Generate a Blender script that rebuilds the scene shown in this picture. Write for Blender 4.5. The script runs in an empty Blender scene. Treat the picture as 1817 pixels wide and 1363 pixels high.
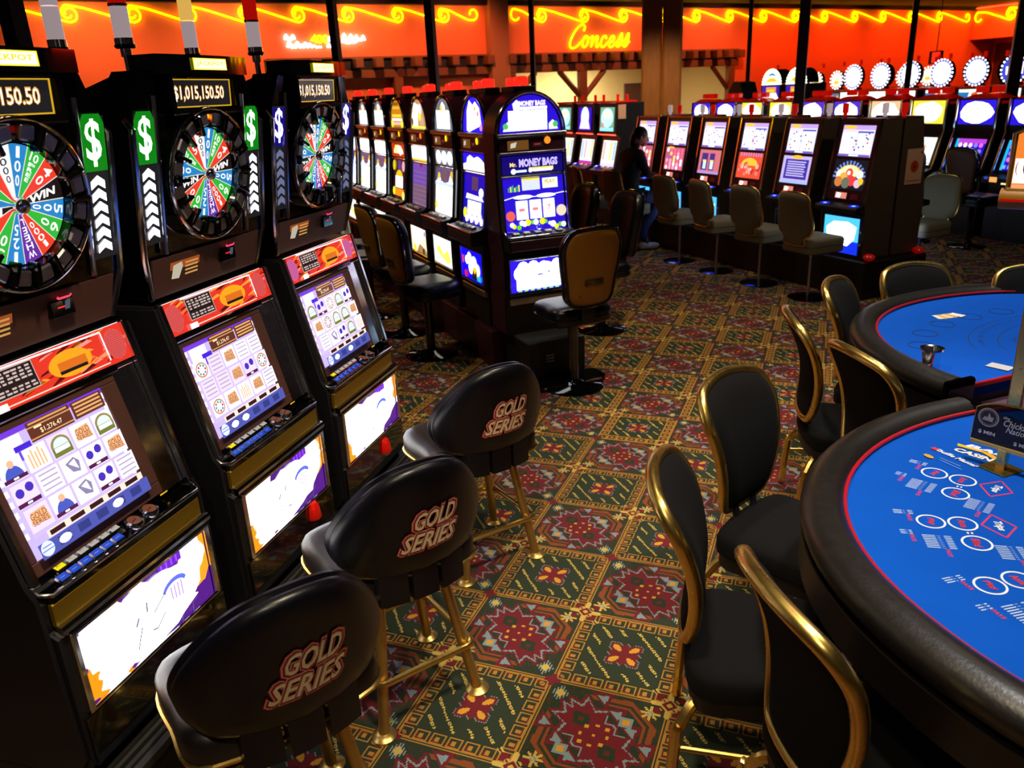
import bpy, math, random
import numpy as np
from mathutils import Matrix, Vector
random.seed(7)
SC = bpy.context.scene
COL = SC.collection
PI = math.pi
rad = math.radians

# ---------------------------------------------------------------- colours / materials
def lin(c):
    c = c / 255.0
    return c / 12.92 if c <= 0.04045 else ((c + 0.055) / 1.055) ** 2.4
def hx(s, k=1.0):
    s = s.lstrip('#')
    return tuple(lin(int(s[i:i + 2], 16)) * k for i in (0, 2, 4))
def nd(nt, kind, **kw):
    n = nt.nodes.new(kind)
    for k, v in kw.items(): setattr(n, k, v)
    return n
def mat(name, col, rough=0.5, metal=0.0, emit=None, estr=1.0, noise=0.0, nscale=20.0, bump=0.0, bscale=200.0,
        coat=0.0, spec=0.5, attr=False, glow=False, alpha=1.0, trans=0.0, rvar=0.0, sheen=0.0, stretch=None):
    m = bpy.data.materials.new(name); m.use_nodes = True
    nt = m.node_tree; b = nt.nodes['Principled BSDF']; L = nt.links.new
    b.inputs['Base Color'].default_value = (*col, 1)
    b.inputs['Roughness'].default_value = rough
    b.inputs['Metallic'].default_value = metal
    b.inputs['Specular IOR Level'].default_value = spec
    b.inputs['Coat Weight'].default_value = coat
    b.inputs['Alpha'].default_value = alpha
    b.inputs['Transmission Weight'].default_value = trans
    if sheen:
        b.inputs['Sheen Weight'].default_value = sheen
    tc = nd(nt, 'ShaderNodeTexCoord'); src = tc.outputs['Object']
    if stretch:
        mp = nd(nt, 'ShaderNodeMapping'); mp.inputs['Scale'].default_value = stretch
        L(src, mp.inputs['Vector']); src = mp.outputs['Vector']
    base = None
    if attr or glow:
        a = nd(nt, 'ShaderNodeVertexColor', layer_name='col'); base = a.outputs['Color']
    if noise:
        n = nd(nt, 'ShaderNodeTexNoise'); n.inputs['Scale'].default_value = nscale; n.inputs['Detail'].default_value = 4
        L(src, n.inputs['Vector'])
        mr = nd(nt, 'ShaderNodeMapRange'); mr.inputs['To Min'].default_value = 1 - noise; mr.inputs['To Max'].default_value = 1 + noise
        L(n.outputs['Fac'], mr.inputs['Value'])
        mx = nd(nt, 'ShaderNodeVectorMath', operation='SCALE')
        if base is not None: L(base, mx.inputs[0])
        else: mx.inputs[0].default_value = col
        L(mr.outputs['Result'], mx.inputs['Scale']); base = mx.outputs['Vector']
    if glow:
        L(base, b.inputs['Emission Color']); b.inputs['Emission Strength'].default_value = estr
        b.inputs['Base Color'].default_value = (0.01, 0.01, 0.012, 1)
    elif base is not None:
        L(base, b.inputs['Base Color'])
    if emit is not None:
        b.inputs['Emission Color'].default_value = (*emit, 1); b.inputs['Emission Strength'].default_value = estr
    if rvar:
        n2 = nd(nt, 'ShaderNodeTexNoise'); n2.inputs['Scale'].default_value = 35
        L(src, n2.inputs['Vector'])
        m2 = nd(nt, 'ShaderNodeMapRange'); m2.inputs['To Min'].default_value = max(0, rough - rvar); m2.inputs['To Max'].default_value = rough + rvar
        L(n2.outputs['Fac'], m2.inputs['Value']); L(m2.outputs['Result'], b.inputs['Roughness'])
    if bump:
        n3 = nd(nt, 'ShaderNodeTexNoise'); n3.inputs['Scale'].default_value = bscale; n3.inputs['Detail'].default_value = 2
        L(src, n3.inputs['Vector'])
        bp = nd(nt, 'ShaderNodeBump'); bp.inputs['Strength'].default_value = bump; bp.inputs['Distance'].default_value = 0.004
        L(n3.outputs['Fac'], bp.inputs['Height']); L(bp.outputs['Normal'], b.inputs['Normal'])
    return m
M = {}
M['black'] = mat('black_cabinet', hx('17151a'), .42, noise=.15, bump=.05)
M['gloss'] = mat('black_gloss', hx('060607'), .08, coat=.6, rvar=.03)
M['kick'] = mat('black_mirror_panel', hx('0a0908'), .1, coat=.8, spec=.9, rvar=.04)
M['rubber'] = mat('black_rubber', hx('1b1916'), .42, rvar=.1)
M['brown'] = mat('brown_bezel', hx('5a3830'), .5, noise=.1)
M['maroon'] = mat('maroon_panel_and_tint', hx('3a1420'), .38, noise=.12, rvar=.08)  # on black sides and plinth, reflected red light is put into the colour
M['flank'] = mat('flank_lit_brown', hx('544434'), .45, noise=.1)  # side light put into the colour, browner and paler than the black cabinet
M['dark'] = mat('dark_plinth', hx('0b0a0a'), .55, noise=.1)
M['chrome'] = mat('chrome', (.85, .85, .87), .12, 1.0, rvar=.05)
M['steel'] = mat('brushed_steel', (.5, .49, .5), .3, 1.0, rvar=.08)
M['gold'] = mat('gold_metal', (.88, .58, .15), .29, 1.0, rvar=.06, noise=.06)
M['golddk'] = mat('gold_leg_enamel', (.60, .40, .12), .33, .9, noise=.12, nscale=60, rvar=.08)
M['goldpanel'] = mat('brushed_gold_panel', (.42, .25, .02), .38, .75, noise=.1, stretch=(1, 60, 60), rvar=.06)
M['vinyl'] = mat('black_vinyl', hx('090912'), .34, spec=.5, bump=.06, bscale=140, rvar=.05)
M['seatvinyl'] = mat('seat_vinyl', hx('1f1918'), .36, spec=1.0, bump=.05, bscale=140, rvar=.05)
M['fabric'] = mat('black_woven_fabric', hx('070607'), .9, spec=.2, bump=.25, bscale=500)
M['tan'] = mat('tan_leather', hx('9a6414'), .42, spec=.5, noise=.08, bump=.05, bscale=120)
M['browntan'] = mat('brown_leather', hx('5c3410'), .45, noise=.08)
M['cream'] = mat('cream_fabric', hx('77705c'), .85, noise=.1, nscale=60, bump=.15, bscale=300)
M['wine'] = mat('wine_leather', hx('5a1428'), .4, noise=.08)
M['wood'] = mat('timber', hx('a8601a'), .6, noise=.35, nscale=5, stretch=(6, 6, .7), bump=.3, bscale=30)
M['beam'] = mat('timber_beam', hx('7a4216'), .6, noise=.3, nscale=4, bump=.2, bscale=30)
M['felt'] = mat('table_felt', hx('0350ba'), .95, spec=.15, noise=.12, nscale=7, bump=.2, bscale=700)
M['rail'] = mat('padded_rail', hx('171310'), .36, spec=.9, bump=.12, bscale=120, rvar=.05)
M['table'] = mat('table_laminate', hx('120b0b'), .4, noise=.15)
M['mauve'] = mat('mauve_laminate', hx('55354a'), .5, noise=.08)
M['redlip'] = mat('red_inlay', hx('b01222'), .4, noise=.05)
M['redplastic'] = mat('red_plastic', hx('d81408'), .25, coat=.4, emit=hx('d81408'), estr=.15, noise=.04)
M['pole'] = mat('power_pole', hx('2a0d12'), .45, noise=.1)
M['print'] = mat('printed', (1, 1, 1), .5, attr=True, noise=.03)
M['feltprint'] = mat('felt_print', (1, 1, 1), .9, attr=True, noise=.06, nscale=60)
M['glow'] = mat('lit_screen', (0, 0, 0), .12, glow=True, noise=.04, nscale=30)
M['wallred'] = mat('wall_paint', hx('e8743a'), .8, noise=.05, nscale=3)
M['wallplain'] = mat('wall_plaster', hx('a86a3e'), .85, noise=.05, nscale=3)
M['cream_wall'] = mat('cream_wall', hx('d8c08a'), .85, noise=.04, nscale=3)
M['ceil'] = mat('ceiling_dark', hx('1c0c0a'), .9, noise=.1, nscale=3)
M['yneon'] = mat('yellow_neon', (0, 0, 0), .3, emit=(1.0, .78, .0), estr=8.0, noise=.01)
M['rneon'] = mat('red_neon', (0, 0, 0), .3, emit=(1.0, .03, .01), estr=9.0, noise=.01)
M['wneon'] = mat('white_neon', (0, 0, 0), .3, emit=(.75, .72, 1.0), estr=9.0, noise=.01)
M['lamp'] = mat('lamp_diffuser', (1, 1, 1), .5, emit=(1, .9, .62), estr=16, noise=.01)
M['paper'] = mat('paper', hx('e8b090'), .8, noise=.05)
M['whiteplastic'] = mat('white_plastic', hx('d9d4d2'), .35, noise=.04)
M['lenswhite'] = mat('white_lens', hx('f3e6ea'), .25, emit=hx('f0d8dc'), estr=.35, noise=.03)
M['lensred'] = mat('red_lens', hx('d01208'), .2, emit=hx('e01206'), estr=.45, noise=.03)
M['lensyellow'] = mat('yellow_lens', hx('f8d080'), .2, emit=hx('ffc860'), estr=.7, noise=.03)
M['beacon'] = mat('red_beacon_lens', hx('d00606'), .15, emit=(1, .02, .01), estr=1.3, coat=.5, noise=.05)
M['skin'] = mat('skin', hx('c08a70'), .55, noise=.04)
M['hair'] = mat('dark_hair', hx('1a100c'), .5, noise=.3, nscale=60)
M['jacket'] = mat('dark_jacket', hx('0d0c0f'), .85, noise=.15, bump=.2)
M['jeans'] = mat('blue_jeans', hx('182a60'), .85, noise=.15, bump=.2, bscale=300)
M['shoe'] = mat('white_shoe', hx('b8b0c0'), .6, noise=.08)

# ---------------------------------------------------------------- mesh builder
class MB:
    def __init__(s): s.v = []; s.f = []; s.m = []; s.c = []; s.X = Matrix(); s.fn = None; s.mi = 0; s.col = None; s.use = False
    def add(s, vs, fs, col=None, mi=None):
        b = len(s.v)
        for p in vs:
            p = Vector(p)
            if s.fn: p = Vector(s.fn(p))
            s.v.append(tuple(s.X @ p))
        c = col or s.col
        if c: s.use = True
        for f in fs:
            s.f.append([b + i for i in f]); s.m.append(s.mi if mi is None else mi); s.c.append(c or (1, 1, 1))
        return s
    def box(s, c, d, ch=0.0, R=None):
        hx_, hy, hz = d[0] / 2, d[1] / 2, d[2] / 2
        ch = min(ch, hx_ * .49, hy * .49, hz * .49) if ch else 0
        c = Vector(c)
        T = (lambda p: c + (R @ Vector(p) if R else Vector(p)))
        if not ch:
            vs = [T((x * hx_, y * hy, z * hz)) for x in (-1, 1) for y in (-1, 1) for z in (-1, 1)]
            return s.add(vs, [(0, 1, 3, 2), (4, 6, 7, 5), (0, 4, 5, 1), (2, 3, 7, 6), (0, 2, 6, 4), (1, 5, 7, 3)])
        vs = []; idx = {}
        for x in (-1, 1):
            for y in (-1, 1):
                for z in (-1, 1):
                    for a in range(3):
                        p = [x * (hx_ - ch), y * (hy - ch), z * (hz - ch)]; p[a] += (x, y, z)[a] * ch
                        idx[(x, y, z, a)] = len(vs); vs.append(T(p))
        fs = []
        for a in range(3):
            o = [i for i in range(3) if i != a]
            for sg in (-1, 1):
                q = []
                for (u, w) in ((-1, -1), (1, -1), (1, 1), (-1, 1)):
                    k = [0, 0, 0]; k[a] = sg; k[o[0]] = u; k[o[1]] = w; q.append(idx[(*k, a)])
                if (sg > 0) == (a == 1): q.reverse()
                fs.append(q)
            for u in (-1, 1):
                for w in (-1, 1):
                    k0 = [0, 0, 0]; k0[a] = -1; k0[o[0]] = u; k0[o[1]] = w
                    k1 = list(k0); k1[a] = 1
                    q = [idx[(*k0, o[0])], idx[(*k1, o[0])], idx[(*k1, o[1])], idx[(*k0, o[1])]]
                    if (u * w > 0) != (a == 1): q.reverse()
                    fs.append(q)
        for x in (-1, 1):
            for y in (-1, 1):
                for z in (-1, 1):
                    q = [idx[(x, y, z, a)] for a in range(3)]
                    if x * y * z < 0: q.reverse()
                    fs.append(q)
        return s.add(vs, fs)
    def loops(s, rings, closed=True, cap0=True, cap1=True, col=None):
        n = len(rings[0]); vs = [p for r in rings for p in r]; fs = []
        for i in range(len(rings) - 1):
            for j in range(n if closed else n - 1):
                k = (j + 1) % n
                fs.append((i * n + j, i * n + k, (i + 1) * n + k, (i + 1) * n + j))
        if cap0: fs.append(tuple(reversed(range(n))))
        if cap1: fs.append(tuple((len(rings) - 1) * n + j for j in range(n)))
        return s.add(vs, fs, col)
    def prism_x(s, pts, x0, x1, col=None):       # polygon in (y,z), extruded along x
        return s.loops([[(x0, a, b) for a, b in pts], [(x1, a, b) for a, b in pts]], col=col)
    def prism_z(s, pts, z0, z1, col=None):
        return s.loops([[(a, b, z0) for a, b in pts], [(a, b, z1) for a, b in pts]], col=col)
    def prism_y(s, pts, y0, y1, col=None):       # polygon in (x,z)
        return s.loops([[(a, y0, b) for a, b in pts], [(a, y1, b) for a, b in pts]], col=col)
    def tube(s, path, r, n=8, closed=False, up=None, sq=None):
        P = [Vector(p) for p in path]; N = len(P)
        rr = r if isinstance(r, (list, tuple)) else [r] * N
        T = []
        for i in range(N):
            a = P[i - 1] if (i > 0 or closed) else P[i]; b = P[(i + 1) % N] if (i < N - 1 or closed) else P[i]
            t = (b - a); T.append(t.normalized() if t.length > 1e-9 else Vector((0, 0, 1)))
        u = Vector(up) if up else (Vector((0, 0, 1)) if abs(T[0].z) < .9 else Vector((1, 0, 0)))
        u = (u - T[0] * u.dot(T[0])).normalized(); rings = []
        for i in range(N):
            u = (u - T[i] * u.dot(T[i])); u = u.normalized() if u.length > 1e-6 else Vector((1, 0, 0))
            w = T[i].cross(u)
            k = (sq or (1, 1))
            rings.append([P[i] + (u * math.cos(2 * PI * j / n) * k[0] + w * math.sin(2 * PI * j / n) * k[1]) * rr[i] for j in range(n)])
        if closed:
            rings.append(rings[0]); return s.loops(rings, cap0=False, cap1=False)
        return s.loops(rings)
    def cyl(s, a, b, r, n=16, r2=None):
        return s.tube([a, b], [r, r if r2 is None else r2], n)
    def lathe(s, prof, c=(0, 0, 0), n=24, R=None, cap=True):
        c = Vector(c); rings = []
        for (r, z) in prof:
            rings.append([c + (R @ Vector((r * math.cos(2 * PI * j / n), r * math.sin(2 * PI * j / n), z)) if R else Vector((r * math.cos(2 * PI * j / n), r * math.sin(2 * PI * j / n), z))) for j in range(n)])
        return s.loops(rings, cap0=cap, cap1=cap)
    def ball(s, c, r, n=14, m=9, R=None):
        r = r if isinstance(r, (tuple, list)) else (r, r, r); c = Vector(c); rings = []
        for i in range(m + 1):
            t = -PI / 2 + PI * i / m; t = max(-PI / 2 + .02, min(PI / 2 - .02, t))
            ring = []
            for j in range(n):
                p = Vector((r[0] * math.cos(t) * math.cos(2 * PI * j / n), r[1] * math.cos(t) * math.sin(2 * PI * j / n), r[2] * math.sin(t)))
                ring.append(c + (R @ p if R else p))
            rings.append(ring)
        return s.loops(rings)
    def pillow(s, outline, layers):
        """outline: ccw (x,z) points; layers: list of (inset, y). Rings stacked along y."""
        o = [Vector((a, b)) for a, b in outline]; n = len(o); nr = []
        for i in range(n):
            t = (o[(i + 1) % n] - o[i - 1]); nr.append(Vector((-t.y, t.x)).normalized())
        R = [[(o[i].x + nr[i].x * ins, y, o[i].y + nr[i].y * ins) for i in range(n)] for ins, y in layers]
        cx = sum(p.x for p in o) / n; cz = sum(p.y for p in o) / n
        def shrink(r, k): return [(cx + (x - cx) * k, y, cz + (z - cz) * k) for x, y, z in r]
        ks = (.05, .2, .4, .6, .8)
        return s.loops([shrink(R[0], k) for k in ks] + R + [shrink(R[-1], k) for k in reversed(ks)])

CACHE = {}
def finish(name, mb, mats, smooth=35):
    me = bpy.data.meshes.new(name)
    me.from_pydata(mb.v, [], mb.f)
    for m in (mats if isinstance(mats, (list, tuple)) else [mats]): me.materials.append(M[m] if isinstance(m, str) else m)
    me.polygons.foreach_set('material_index', mb.m)
    if mb.use:
        a = me.color_attributes.new('col', 'FLOAT_COLOR', 'CORNER')
        cc = np.ones((len(me.loops), 4), np.float32)
        tot = np.array([len(f) for f in mb.f]); cc[:, :3] = np.repeat(np.array(mb.c, np.float32), tot, axis=0)
        a.data.foreach_set('color', cc.ravel())
    if smooth:
        me.polygons.foreach_set('use_smooth', [True] * len(me.polygons))
        me.set_sharp_from_angle(angle=rad(smooth))
    me.update()
    return me
def link(name, me, parent=None):
    o = bpy.data.objects.new(name, me); COL.objects.link(o)
    if parent is not None: o.parent = parent
    return o
def part(name, mb, mats, parent, smooth=35, label=None):
    o = link(name, finish(name, mb, mats, smooth), parent)
    if label: o['label'] = label
    return o
def cached(key, name, mats, parent, fn, smooth=35):
    if key not in CACHE:
        mb = MB(); fn(mb); CACHE[key] = finish(name, mb, mats, smooth)
    return link(name, CACHE[key], parent)
def thing(name, label, cat, loc=(0, 0, 0), rz=0.0, group=None):
    o = bpy.data.objects.new(name, None); COL.objects.link(o); o.empty_display_size = .05
    o.location = loc; o.rotation_euler = (0, 0, rz); o['label'] = label; o['category'] = cat
    if group: o['group'] = group
    return o
def tag(o, label, cat, group=None):
    o['label'] = label; o['category'] = cat
    if group: o['group'] = group
    return o
def struct(name, mb, mats, smooth=35):
    o = part(name, mb, mats, None, smooth); o['kind'] = 'structure'; return o
def dup(root, loc, rz, label, group=None):
    r = root.copy(); COL.objects.link(r); r.location = loc; r.rotation_euler = (0, 0, rz); r['label'] = label
    if group: r['group'] = group
    def rec(src, dst):
        for ch in list(src.children):
            c = ch.copy(); COL.objects.link(c); c.parent = dst; rec(ch, c)
    rec(root, r); return r

# ---------------------------------------------------------------- outlines
def arc(cx, cy, r, a0, a1, n, ry=None):
    ry = r if ry is None else ry
    return [(cx + r * math.cos(rad(a0 + (a1 - a0) * i / n)), cy + ry * math.sin(rad(a0 + (a1 - a0) * i / n))) for i in range(n + 1)]
def rrect(x0, y0, x1, y1, r, n=4):
    return arc(x1 - r, y1 - r, r, 0, 90, n) + arc(x0 + r, y1 - r, r, 90, 180, n) + arc(x0 + r, y0 + r, r, 180, 270, n) + arc(x1 - r, y0 + r, r, 270, 360, n)
def spline(pts, n=6, closed=True):
    """Catmull-Rom through points of any dimension"""
    P = [np.array(p, float) for p in pts]; N = len(P); out = []
    rng = range(N) if closed else range(N - 1)
    for i in rng:
        p0 = P[(i - 1) % N] if (closed or i > 0) else P[0]; p1 = P[i]; p2 = P[(i + 1) % N]
        p3 = P[(i + 2) % N] if (closed or i + 2 < N) else P[-1]
        for k in range(n):
            t = k / n
            out.append(tuple(.5 * ((2 * p1) + (-p0 + p2) * t + (2 * p0 - 5 * p1 + 4 * p2 - p3) * t * t + (-p0 + 3 * p1 - 3 * p2 + p3) * t ** 3)))
    if not closed: out.append(tuple(P[-1]))
    return out

# ---------------------------------------------------------------- flat printed / lit artwork
TXT = {}
def glyphs(s, off=0.0, shear=0.0):
    k = (s, off, shear)
    if k not in TXT:
        cu = bpy.data.curves.new('t', 'FONT'); cu.body = s; cu.size = 1; cu.offset = off; cu.shear = shear
        cu.resolution_u = 2; cu.align_x = 'CENTER'; cu.align_y = 'CENTER'
        ob = bpy.data.objects.new('t', cu); me = ob.to_mesh()
        vs = [(v.co.x, v.co.y) for v in me.vertices]; fs = [tuple(p.vertices) for p in me.polygons]
        ob.to_mesh_clear(); bpy.data.objects.remove(ob); bpy.data.curves.remove(cu)
        if vs:
            a = np.array(vs); lo, hi = a.min(0), a.max(0); a = a - (lo + hi) / 2
            TXT[k] = ([tuple(p) for p in a], fs, hi - lo)
        else: TXT[k] = ([], [], np.array([1, 1]))
    return TXT[k]
class Art:
    """paints flat shapes on a plane: o origin, u right, v up, n outwards (3-vectors in the part's own space)"""
    def __init__(s, mb, o, u, v, eps=.0004):
        s.mb = mb; s.o = Vector(o); s.u = Vector(u).normalized(); s.v = Vector(v).normalized(); s.n = s.u.cross(s.v); s.e = eps; s.k = 0
    def P(s, x, y, lift=None): return s.o + s.u * x + s.v * y + s.n * (s.e * s.k if lift is None else lift)
    def poly(s, pts, col, step=True):
        if step: s.k += 1
        s.mb.add([s.P(x, y) for x, y in pts], [tuple(range(len(pts)))], col); return s
    def polys(s, plist, col):
        s.k += 1
        for p in plist: s.poly(p, col, False)
        return s
    def rect(s, x0, y0, x1, y1, col, step=True): return s.poly([(x0, y0), (x1, y0), (x1, y1), (x0, y1)], col, step)
    def rects(s, rs, col):
        s.k += 1
        for r in rs: s.rect(*r, col, False)
        return s
    def disc(s, x, y, r, col, ry=None, n=20, step=True): return s.poly(arc(x, y, r, 0, 360 - 360 / n, n - 1, ry), col, step)
    def ring(s, x, y, r, t, col, ry=None, n=24):
        s.k += 1; ry = r if ry is None else ry; vs = []; fs = []
        for i in range(n):
            a = 2 * PI * i / n
            vs += [s.P(x + r * math.cos(a), y + ry * math.sin(a)), s.P(x + (r - t) * math.cos(a), y + (ry - t) * math.sin(a))]
            j = (i + 1) % n; fs.append((2 * i, 2 * j, 2 * j + 1, 2 * i + 1))
        s.mb.add(vs, fs, col); return s
    def line(s, pts, w, col, closed=False):
        s.k += 1; n = len(pts)
        for i in range(n if closed else n - 1):
            a = Vector(pts[i]); b = Vector(pts[(i + 1) % n]); d = b - a
            if d.length < 1e-6: continue
            q = Vector((-d.y, d.x)).normalized() * w / 2
            s.mb.add([s.P(*(a + q)), s.P(*(a - q)), s.P(*(b - q)), s.P(*(b + q))], [(0, 1, 2, 3)], col)
        return s
    def text(s, t, x, y, h, col, w=None, off=0.0, shear=0.0, rot=0.0, grow=0.0):
        """h: cap height; w: force the width; rot degrees"""
        vs, fs, sz = glyphs(t, off, shear)
        if not vs: return s
        s.k += 1
        ky = h / sz[1]; kx = (w / sz[0]) if w else ky
        c, q = math.cos(rad(rot)), math.sin(rad(rot))
        s.mb.add([s.P(x + c * a * kx - q * b * ky, y + q * a * kx + c * b * ky) for a, b in vs], fs, col); return s
# ---------------------------------------------------------------- camera (solved from the carpet grid)
S_TILE = .42
CAM = Vector((2.87933011 * S_TILE, -6.23810798 * S_TILE, 4.73620665 * S_TILE))
FPX = 1416.836
yaw, pitch, roll = .38536505, .34916101, -.04800245
fw = Vector((-math.sin(yaw) * math.cos(pitch), math.cos(yaw) * math.cos(pitch), -math.sin(pitch)))
r0 = Vector((math.cos(yaw), math.sin(yaw), 0)); u0 = r0.cross(fw)
rr_ = r0 * math.cos(roll) + u0 * math.sin(roll); uu_ = -r0 * math.sin(roll) + u0 * math.cos(roll)
cam = bpy.data.cameras.new('camera'); co = bpy.data.objects.new('camera', cam); COL.objects.link(co)
mw = Matrix((rr_, uu_, -fw)).transposed().to_4x4(); mw.translation = CAM; co.matrix_world = mw
cam.sensor_width = 36; cam.lens = FPX / 1817 * 36; cam.clip_start = .05; cam.clip_end = 200
cam.dof.use_dof = True; cam.dof.focus_distance = 2.7; cam.dof.aperture_fstop = 5.0
SC.camera = co

# ---------------------------------------------------------------- carpet
def carpet_tile(kind, n):
    """n x n colour-index raster of one woven square; index 0 = ground"""
    ys, xs = np.mgrid[0:n, 0:n]; x = (xs + .5) / n; y = (ys + .5) / n
    T = np.zeros((n, n), int)
    def ins(poly):
        p = np.array(poly); r = np.zeros((n, n), bool); j = len(p) - 1
        for i in range(len(p)):
            xi, yi, xj, yj = p[i][0], p[i][1], p[j][0], p[j][1]
            c = ((yi > y) != (yj > y)) & (x < (xj - xi) * (y - yi) / (yj - yi + 1e-12) + xi); r ^= c; j = i
        return r
    GOLD, YEL, RED, BLU, ORG, LGR, DKR = 1, 2, 3, 4, 5, 6, 7
    e = np.minimum(np.minimum(x, 1 - x), np.minimum(y, 1 - y)); w = 1 / 84
    if kind == 0:                                             # star tile
        dn = ((x + y * .86) * 12.0) % 1.35                      # dotted diagonals
        T[(np.abs(((x * .62 + y * .53) * 9.5) % 1 - .5) < .10) & (((x - y) * 24) % 1 < .6) & (e > .17) & (np.hypot(x - .5, y - .5) > .25)] = YEL
        per = 1 / 7.0                                          # running scroll inside the edge
        for (a, b) in ((x, y), (x, 1 - y), (y, x), (y, 1 - x)):
            band = (b < .135) & (b > .012) & (a > b) & (a < 1 - b)
            q = (a / per) % 1; h = (b - .012) / .123
            T[band & (h < .62) & (q < 1 - h * 1.2)] = DKR
            s = np.maximum(np.abs(q - .5), np.abs(h - .5) * .9)
            T[band & (s < .44) & (s > .30)] = GOLD
            T[band & (s < .17) & (s > .0) & (q < .6)] = GOLD
            T[band & (s <= .30) & (s >= .17)] = np.where((T[band & (s <= .30) & (s >= .17)]) == DKR, DKR, 0)
        T[(e < .022)] = GOLD; T[(e < .008)] = 0
        dx, dy = x - .5, y - .5; an = np.arctan2(dy, dx); r = np.hypot(dx, dy)
        for k in range(8):
            t = an - (k * PI / 4 + PI / 8 * 0)
            a = r * np.cos(t); b = np.abs(r * np.sin(t))
            L = .205 if k % 2 else .15
            m = (a > 0) & (b < .055 * np.minimum(1, a / .06) * (1 if k % 2 else .75)) & (a < L - b * .9)
            T[m] = RED
        for k in (1, 3, 5, 7):
            t = an - k * PI / 4; a = r * np.cos(t); b = np.abs(r * np.sin(t))
            T[(a > .05) & (b < .032 * np.minimum(1, (a - .05) / .045)) & (a < .17 - b * .9)] = ORG + 3
        m = (T == RED); d = np.zeros_like(m)
        for s_ in ((1, 0), (-1, 0), (0, 1), (0, -1)): d |= np.roll(m, s_, (0, 1))
        T[d & (T == 0) & (((xs + ys) % 2) == 0)] = BLU
    else:                                                     # medallion tile
        cx, cy = x - .5, y - .5; s_ = (cx + cy) / 2 ** .5; t_ = (cy - cx) / 2 ** .5      # motif runs along the diagonal
        def inst(poly):
            p = np.array(poly, float); r = np.zeros((n, n), bool); j = len(p) - 1
            for i in range(len(p)):
                c = ((p[i][1] > t_) != (p[j][1] > t_)) & (s_ < (p[j][0] - p[i][0]) * (t_ - p[i][1]) / (p[j][1] - p[i][1] + 1e-12) + p[i][0]); r ^= c; j = i
            return r
        for sg in (1, -1):
            hexo = [(sg * a_, b_) for a_, b_ in ((.20, .40), (.47, .17), (.47, -.17), (.20, -.40), (.20, -.34), (.43, -.13), (.43, .13), (.20, .34))]
            T[inst(hexo)] = ORG
            hexi = [(sg * a_, b_) for a_, b_ in ((.24, .29), (.405, .11), (.405, -.11), (.24, -.29), (.24, -.26), (.385, -.09), (.385, .09), (.24, .26))]
            T[inst(hexi)] = ORG
        q4 = [(0, .40), (.04, .49), (.09, .37), (.19, .43), (.16, .25), (.27, .19), (.17, .08), (.23, 0)]
        star = q4 + [(a_, -b_) for a_, b_ in q4[-2::-1]] + [(-a_, -b_) for a_, b_ in q4[1:]] + [(-a_, b_) for a_, b_ in q4[-2:0:-1]]
        for k_, c_ in ((1.0, RED), (.90, BLU), (.83, RED)): T[inst([(a_ * k_, b_ * k_) for a_, b_ in star])] = c_
        for tt in (.20, -.20): T[(np.abs(t_ - tt) * .8 + np.abs(s_) < .085)] = 0; T[(np.abs(t_ - tt) * .8 + np.abs(s_) < .03)] = DKR
        for sg in (1, -1):
            for t0_ in (-.31, -.105, .105, .31):
                for k_, c_ in ((1.0, RED), (.62, BLU)):
                    T[inst([(sg * (.235 + .03 * (1 - k_)), t0_ - .105 * k_), (sg * (.235 + .03 * (1 - k_)), t0_ + .105 * k_), (sg * (.235 + .15 * k_), t0_)])] = c_
            T[(np.abs(s_ - sg * .29) + np.abs(t_) < .075)] = BLU; T[(np.abs(s_ - sg * .29) + np.abs(t_) < .045)] = ORG + 3
        for a_, b_ in ((0, .0), (.08, .07), (-.08, .07), (.08, -.07), (-.08, -.07), (0, .11), (0, -.11), (.13, .0), (-.13, 0)):
            T[(np.abs(s_ - a_) + np.abs(t_ - b_) < .022)] = ORG + 3
        for (px_, py_) in ((.11, .87), (.89, .13)):
            d = np.abs(x - px_) * .9 + np.abs(y - py_) * .8
            T[(d < .075) & ((xs % 2) == 0) & (T == 0)] = BLU; T[d < .042] = YEL
        for (px_, py_) in ((.13, .13), (.87, .87)):
            a = np.arctan2(y - py_, x - px_); r = np.hypot(x - px_, y - py_)
            T[r < .052 + .034 * np.cos(8 * a)] = YEL; T[(np.abs(x - px_) < .022) & (np.abs(y - py_) < .022)] = BLU
        rs = np.random.RandomState(3).rand(n, n)
        T[(rs > .93) & (T == 0) & (e < .3)] = DKR
        T[(e < .008)] = GOLD
    odd = {1: ((0, 0), (1, 1)), 0: ((1, 0), (0, 1))}[kind]      # corner ornaments shared by the four squares that meet
    for (qx, qy) in ((0, 0), (1, 0), (0, 1), (1, 1)):
        a, b = np.abs(x - qx), np.abs(y - qy)
        if (qx, qy) in odd:
            T[(np.abs(a - b) < .035) & (a + b < .30) & (((xs + ys) // 2 % 2) == 0)] = YEL
            T[((a < .02) | (b < .02)) & (a + b < .16)] = YEL
            T[(np.hypot(a - .085, b - .085) < .036)] = RED; T[(a + b < .06)] = RED; T[(a + b < .025)] = YEL
        else:
            T[(a < .035) & (b < .035)] = RED; T[(a + b < .022)] = YEL
            T[(a < .018) & (b < .07)] = RED; T[(b < .018) & (a < .07)] = RED
    return T
PAL = [hx('27311f'), hx('ab7a2a'), hx('c9a94e'), hx('6e1620'), hx('7a9296'), hx('86421a'), hx('35452f'), hx('5c261a'), hx('d0952c')]
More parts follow.
